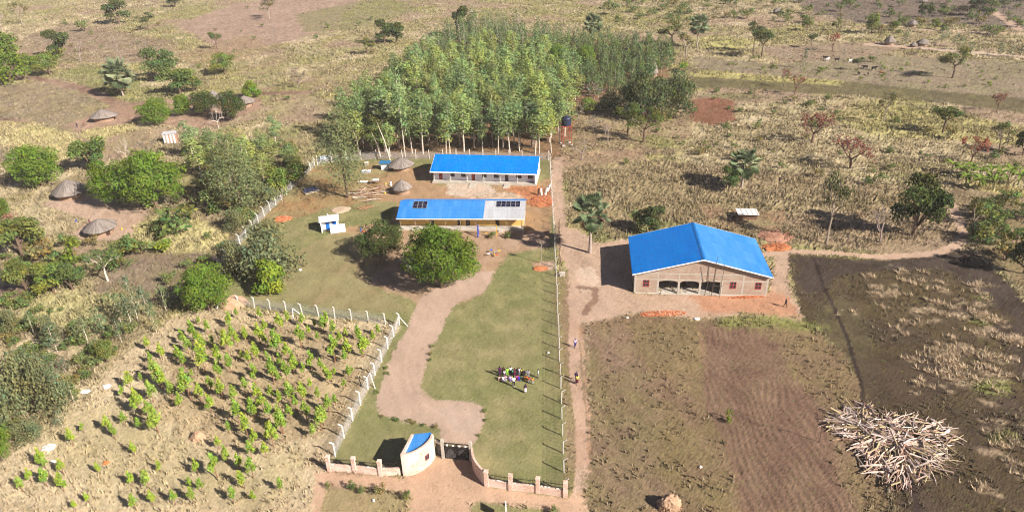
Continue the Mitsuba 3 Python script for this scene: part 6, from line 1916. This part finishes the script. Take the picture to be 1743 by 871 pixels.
def figure(pose):
    J = joints(pose); B = []
    B.append(MF.batch_hull([ball(J['head'] + [0, -.015, .01], (.076, .095, .108), 12), ball(J['chin'] + [0, .02, -.01], .035, 8)]))
    B.append(bone(J['head'] + [0, .085, -.0], .012, J['head'] + [0, .115, -.03], .013, 6))
    for s in (1, -1):
        B.append(ball(J['head'] + [s * .08, -.01, -.01], (.012, .025, .035), 6))
    B.append(bone(J['neck'], .055, J['head'] + [0, -.02, -.06], .05))
    tors = [MF.batch_hull([ball(J['shr'], .06), ball(J['shl'], .06), ball(J['neck'] - [0, 0, .02], .06), ball(J['chest'] + [.09, 0, 0], .095), ball(J['chest'] - [.09, 0, 0], .095)]),
            MF.batch_hull([ball(J['chest'] + [.09, 0, 0], .095), ball(J['chest'] - [.09, 0, 0], .095), ball(J['waist'] + [.06, 0, 0], .09), ball(J['waist'] - [.06, 0, 0], .09)]),
            MF.batch_hull([ball(J['waist'] + [.06, 0, 0], .09), ball(J['waist'] - [.06, 0, 0], .09), ball(J['hip'] + [.075, 0, 0], .095), ball(J['hip'] - [.075, 0, 0], .095)])]
    arms, sleeves, legs, shins, feet = [], [], [], [], []
    for n, s in (('r', 1), ('l', -1)):
        arms += [bone(J['sh' + n], .052, J['el' + n], .038), bone(J['el' + n], .038, J['wr' + n], .026)] + hand(J['wr' + n], J['el' + n], s)
        sleeves.append(bone(J['sh' + n], .066, J['sh' + n] * .25 + J['el' + n] * .75, .056))
        legs.append(bone(J['hp' + n], .085, J['kn' + n], .055)); shins.append(bone(J['kn' + n], .055, J['an' + n], .036))
        feet.append(MF.batch_hull([ball(J['an' + n] - [0, .03, .03], .036, 8), ball(J['an' + n], .036, 8), ball(J['to' + n], .032, 8)]))
    body = sum(B[1:] + tors + arms + legs + shins + feet, B[0])
    infl = lambda a, ra, b, rb: bone(a, ra, b, rb)
    shirt = MF.batch_hull([ball(J['shr'], .075), ball(J['shl'], .075), ball(J['chest'] + [.1, 0, 0], .112), ball(J['chest'] - [.1, 0, 0], .112), ball(J['neck'] - [0, 0, .055], .062)]) \
        + MF.batch_hull([ball(J['chest'] + [.1, 0, 0], .112), ball(J['chest'] - [.1, 0, 0], .112), ball(J['hip'] + [.075, 0, .06], .112), ball(J['hip'] - [.075, 0, -.06], .112)]) + sleeves[0] + sleeves[1]
    hipb = MF.batch_hull([ball(J['hip'] + [.075, 0, 0], .106), ball(J['hip'] - [.075, 0, 0], .106), ball(J['hpr'], .095), ball(J['hpl'], .095)])
    trous = hipb
    for n in 'rl':
        trous = trous + bone(J['hp' + n], .1, J['kn' + n], .072) + bone(J['kn' + n], .072, J['an' + n] * .85 + J['kn' + n] * .15, .056)
    mid = (J['knr'] + J['knl']) / 2
    lo = mid * .55 + (J['anr'] + J['anl']) / 2 * .45
    skirt = MF.batch_hull([ball(J['hip'] + [.07, 0, .05], .108), ball(J['hip'] - [.07, 0, -.05], .108), ball(lo + [.13, .05, 0], .09), ball(lo + [-.13, .05, 0], .09), ball(lo + [.13, -.1, 0], .09), ball(lo + [-.13, -.1, 0], .09)])
    hair = ball(J['head'] + [0, -.028, .028], (.083, .098, .102), 12)
    shoes = feet[0].scale([1, 1, 1]) + feet[1]
    sh = MB((.5, .5, .5)).trimesh(shoes)
    face = MB((.01, .008, .008))
    for s in (1, -1):
        face.sphere(J['head'] + [s * .032, .088, .015], (.012, .008, .007), 1, (.02, .015, .012))
    face.box(J['head'][0] - .025, J['head'][0] + .025, J['head'][1] + .082, J['head'][1] + .094, J['head'][2] - .062, J['head'][2] - .05, (.12, .03, .03))
    return dict(body=body, shirt=shirt, trousers=trous, skirt=skirt, hair=hair, face=face, shoes=sh)


FIG = {p: figure(p) for p in ('stand', 'walk', 'arms', 'kneel')}
SKIN = (0.055, 0.03, 0.02)
FIGB = {}
for p, d in FIG.items():
    FIGB[p] = {'body': MB(SKIN).trimesh(d['body']).ply('matte', smooth=False), 'hair': MB((.012, .01, .01)).trimesh(d['hair']).ply('matte'), 'face': d['face'].ply('matte')}
CLO = {}


def cloth(pose, what, col):
    kk = (pose, what, tuple(col))
    if kk not in CLO:
        m = MB(col); src = FIG[pose][what]
        CLO[kk] = (m.trimesh(src) if hasattr(src, 'to_mesh') else m.add(src.arrays()[0] * [1.0, 1.0, 1.0], src.arrays()[1])).ply('matte')
    return CLO[kk]


def person(label, px, py, h, top, bottom, pose='stand', skirt=False, face=-90, shoes=None, group=None):
    g = G(px, py); s = h / 1.70
    k = thing('person', label, 'person', group)
    M = at(g[0], g[1], .02, face - 90, s)
    put('body', FIGB[pose]['body'], None, k, M)
    put('face', FIGB[pose]['face'], None, k, M)
    put('hair', FIGB[pose]['hair'], None, k, M)
    put('shirt', cloth(pose, 'shirt', top), None, k, M)
    put('skirt' if skirt else 'trousers', cloth(pose, 'skirt' if skirt else 'trousers', bottom), None, k, M)
    if shoes is not None:
        put('shoes', cloth(pose, 'shoes', shoes), None, k, at(g[0], g[1], .02, face - 90, (s * 1.02, s * 1.02, s * 1.02)))
    return k


DK, GY, WH = (.03, .025, .035), (.22, .22, .24), (.75, .75, .8)
person('tall person in dark purple, arms held out, left end of the back row', 850.9, 640, 1.65, (.07, .02, .08), (.06, .02, .06), 'arms')
person('person in a dark brown shirt beside the tall one in purple', 857.2, 637.5, 1.35, (.06, .03, .03), DK)
person('child in a white top in front of the dark brown shirt', 858.8, 640.5, 1.05, WH, (.2, .1, .2))
person('person in a lime green shirt in the back row', 863.6, 639, 1.35, (.30, .62, .08), (.3, .6, .1))
person('person in a white shirt and dark trousers in the back row', 869.6, 637.5, 1.45, WH, (.03, .04, .06))
person('person in a teal shirt in the back row', 872.8, 639, 1.15, (.06, .30, .18), DK)
person('person in a dark maroon dress in the back row', 876.2, 639, 1.3, (.12, .02, .05), (.12, .02, .05), skirt=True)
person('person in black just left of the second white shirt', 881, 639, 1.35, DK, DK)
person('person in a white shirt in the back row, just right of black clothes', 884.5, 638.5, 1.35, WH, (.6, .6, .75))
person('person in a yellow shirt in the back row', 888.8, 639.5, 1.3, (.65, .60, .15), DK)
person('person in dark clothes right of the yellow shirt', 892, 641, 1.2, DK, (.05, .05, .06))
person('person in grey, left of two near the right end of the back row', 896.6, 641.5, 1.25, GY, GY)
person('person in grey, right of two near the right end of the back row', 899.8, 641.5, 1.25, (.28, .28, .3), GY)
FRONT = [(849.6, 647, (.62, .42, .34), (.5, .3, .25), 'child in peach kneeling at the left end of the front row'), (852.8, 646.8, (.66, .45, .45), (.6, .4, .4), 'child in pale rose kneeling second in the front row'),
         (856.6, 646.5, (.72, .66, .74), (.7, .6, .7), 'child in pinkish white kneeling in the front row'), (861, 646.5, (.6, .35, .45), (.5, .5, .55), 'child in checked pink kneeling in the front row'),
         (865.3, 646, (.66, .6, .4), (.3, .3, .35), 'child in cream kneeling in the front row'), (868.5, 645.6, (.35, .25, .5), (.3, .2, .5), 'child in light purple kneeling in the front row'),
         (871.4, 645, (.42, .5, .12), DK, 'child in olive yellow kneeling behind the adult in white'), (880.4, 645, (.5, .06, .28), (.3, .04, .2), 'child in magenta kneeling right of the adult in white'),
         (883.6, 645.4, (.05, .05, .5), (.04, .04, .35), 'child in deep blue kneeling in the front row'), (887.2, 645.2, (.42, .6, .2), (.2, .3, .2), 'child in light green kneeling in the front row'),
         (891.6, 644.6, (.04, .04, .05), DK, 'child in black kneeling in the front row')]
_fr = random.Random(4)
for x, y, a, b, lb in FRONT:
    person(lb, x, y + _fr.uniform(-1.3, 1.3), _fr.uniform(.98, 1.3), a, b, 'kneel', face=-90 + _fr.uniform(-30, 30))
person('child in dark orange standing right of the front row, left of the reds', 894, 649, 1.05, (.4, .14, .03), (.25, .1, .04))
person('child in bright orange standing beside the one in dark orange', 896.8, 649.5, 1.05, (.65, .22, .05), (.1, .04, .03))
person('child in a red shirt and grey trousers right of the group', 901, 652, 1.1, (.62, .07, .09), (.35, .37, .4))
person('child in an orange shirt standing apart at the right of the group', 906.6, 653.5, 1.15, (.68, .25, .05), (.3, .3, .32))
person('adult in a long white coat and white shoes facing the group', 874.5, 657.5, 1.75, (.78, .78, .82), (.04, .04, .05), face=90, shoes=(.75, .75, .75))
person('woman in a dark top and pale pink skirt standing nearest the gate', 894.5, 668, 1.45, (.05, .03, .06), (.7, .55, .62), skirt=True, face=90)
person('man in a white shirt and grey trousers standing alone right of the group', 916.3, 643, 1.5, WH, (.16, .17, .19), face=180)
person('person in a purple and white shirt walking on the track', 978.8, 591, 1.55, (.45, .38, .6), (.05, .05, .18), 'walk')
person('person in dark clothes walking on the track, the farther of two', 980.6, 647, 1.5, (.06, .04, .09), (.05, .03, .07), 'walk')
person('person in a yellow top and maroon skirt walking on the track, the nearer of two', 982.6, 653, 1.5, (.6, .5, .12), (.14, .03, .05), 'walk', skirt=True)
person('person in dark clothes walking on the earth right of the brick hall', 1336.3, 522.5, 1.5, (.03, .03, .05), (.05, .06, .04), 'walk', face=0)
person('person in white between the timber stack and the smaller grey hut', 666, 318, 1.5, (.75, .74, .8), (.7, .7, .76), skirt=True)
person('child in blue on the path right of the latrine block', 614.5, 395, 1.1, (.04, .16, .45), (.05, .1, .5))
person('dark clothed person left of the hut on the brown clearing', 132, 217.5, 1.5, DK, (.05, .06, .12))
person('second person left of the hut on the brown clearing, in dull red', 143.5, 214.5, 1.3, (.3, .12, .12), (.2, .1, .1))
person('person standing in the homestead yard by the ragged hut', 154, 383, 1.4, (.2, .1, .1), (.12, .08, .08))

# ------------------------------------------------------------------ cattle on the far pasture
def cow():
    P = []
    P.append(MF.batch_hull([ball((-.65, 0, 1.05), (.25, .27, .30)), ball((0, 0, .98), (.3, .31, .36)), ball((.6, 0, 1.05), (.25, .25, .36))]))
    P.append(MF.batch_hull([ball((.65, 0, 1.2), (.18, .16, .24)), ball((1.02, 0, 1.25), .13)]))
    P.append(MF.batch_hull([ball((1.02, 0, 1.28), .13), ball((1.38, 0, 1.08), .075)]))
    for s in (1, -1):
        P.append(bone((1.0, s * .1, 1.36), .03, (1.0, s * .22, 1.34), .04, 6))
        P += [bone((.55, s * .15, .85), .12, (.58, s * .15, .45), .06, 8), bone((.58, s * .15, .45), .06, (.55, s * .15, .06), .045, 8)]
        P += [bone((-.6, s * .16, .95), .17, (-.5, s * .16, .62), .09, 8), bone((-.5, s * .16, .62), .09, (-.7, s * .16, .45), .055, 8), bone((-.7, s * .16, .45), .055, (-.66, s * .16, .06), .045, 8)]
    P += [bone((-.88, 0, 1.15), .04, (-.98, 0, .7), .02, 6), ball((-.99, 0, .62), (.04, .04, .09), 6)]
    horn = MF.batch_hull([ball((.98, .08, 1.4), .025, 6), ball((.98, .2, 1.5), .02, 6)]) + bone((.98, .2, 1.5), .02, (1.02, .24, 1.68), .008, 6) + bone((.98, -.08, 1.4), .025, (.98, -.2, 1.5), .02, 6) + bone((.98, -.2, 1.5), .02, (1.02, -.24, 1.68), .008, 6)
    return sum(P[1:], P[0]), horn


CB, CH = cow()
COWS = {c: group_of(f'cow_kind_{i}', body=MB(col).trimesh(CB).ply('matte'), horns=MB((.4, .36, .3)).trimesh(CH).ply('matte')) for i, (c, col) in enumerate((('black', (.02, .018, .018)), ('white', (.6, .58, .56)), ('brown', (.22, .1, .05))))}
for x, y, c, rot, s, lb in ((1404, 102, 'black', 150, 1.0, 'black cow farthest to the left on the grey pasture'), (1408, 104.5, 'white', 20, .9, 'white cow beside the leftmost black cow'), (1424, 105, 'black', 170, .9, 'black cow, second group from the left on the pasture'),
                            (1447, 107, 'white', 10, .9, 'whitish cow left of the small tree on the pasture'), (1472, 118, 'black', 180, 1.0, 'black cow right of the small tree, the left of two'), (1487, 120.5, 'black', 5, 1.1, 'large black cow right of the small tree, the right of two'),
                            (1461, 128, 'black', 90, .8, 'small black cow in the nearest row, leftmost'), (1477, 128.5, 'black', 60, .7, 'small black calf in the nearest row, middle'), (1500, 127.5, 'brown', 170, .9, 'brown cow in the nearest row, rightmost')):
    g = G(x, y); k = thing('cow', lb, 'cow')
    copy_of(COWS[c], k, at(g[0], g[1], -.05, rot, s))

# litter and white stones
rr = random.Random(3)
LIT = [('white rag on the straw, upper of two by the lower left grove', 182, 658, 1.1), ('white rag on the straw, lower of two by the lower left grove', 144, 667, 1.2), ('white rag near the leftmost young pines', 84, 762, 1.5), ('crumpled white bag right of the leftmost rag', 90, 786, .6),
       ('white plastic bag on the lawn beside the track fence', 933.5, 600.5, .35), ('white stones below the brick pile, right of it', 1186, 543, .9), ('white scrap on the lower field near its middle', 1193, 795, .35), ('small white scrap on the field below the brick pile', 1068, 541, .35),
       ('pale rock on the lawn above the yellow green bush', 511, 460, .6), ('white scrap on the verge before the wall', 636, 852, .3), ('orange rag among the straw at lower left', 181, 788, .8)]
for lb, x, y, s in LIT:
    g = G(x, y); m = MB((.72, .72, .7) if 'orange' not in lb else (.5, .2, .08)).sphere((g[0], g[1], .08), (s * .5, s * .38, .16), 2, jitter=.5, rng=rr)
    tag(put('litter', m, 'matte'), lb, 'litter')

# ------------------------------------------------------------------ thin haze in the air
scene['air'] = {'type': 'homogeneous', 'albedo': 0.95, 'sigma_t': 0.00017}
scene['haze'] = {'type': 'cube', 'to_world': T().translate([0.0, 100.0, 31.0]) @ T().scale([5300.0, 5300.0, 33.0]), 'bsdf': {'type': 'null'}, 'interior': ref('air')}
labels['haze'] = {'label': 'thin dry season haze in the air over the land', 'category': 'haze', 'kind': 'stuff'}
scene['camera']['medium'] = ref('air')
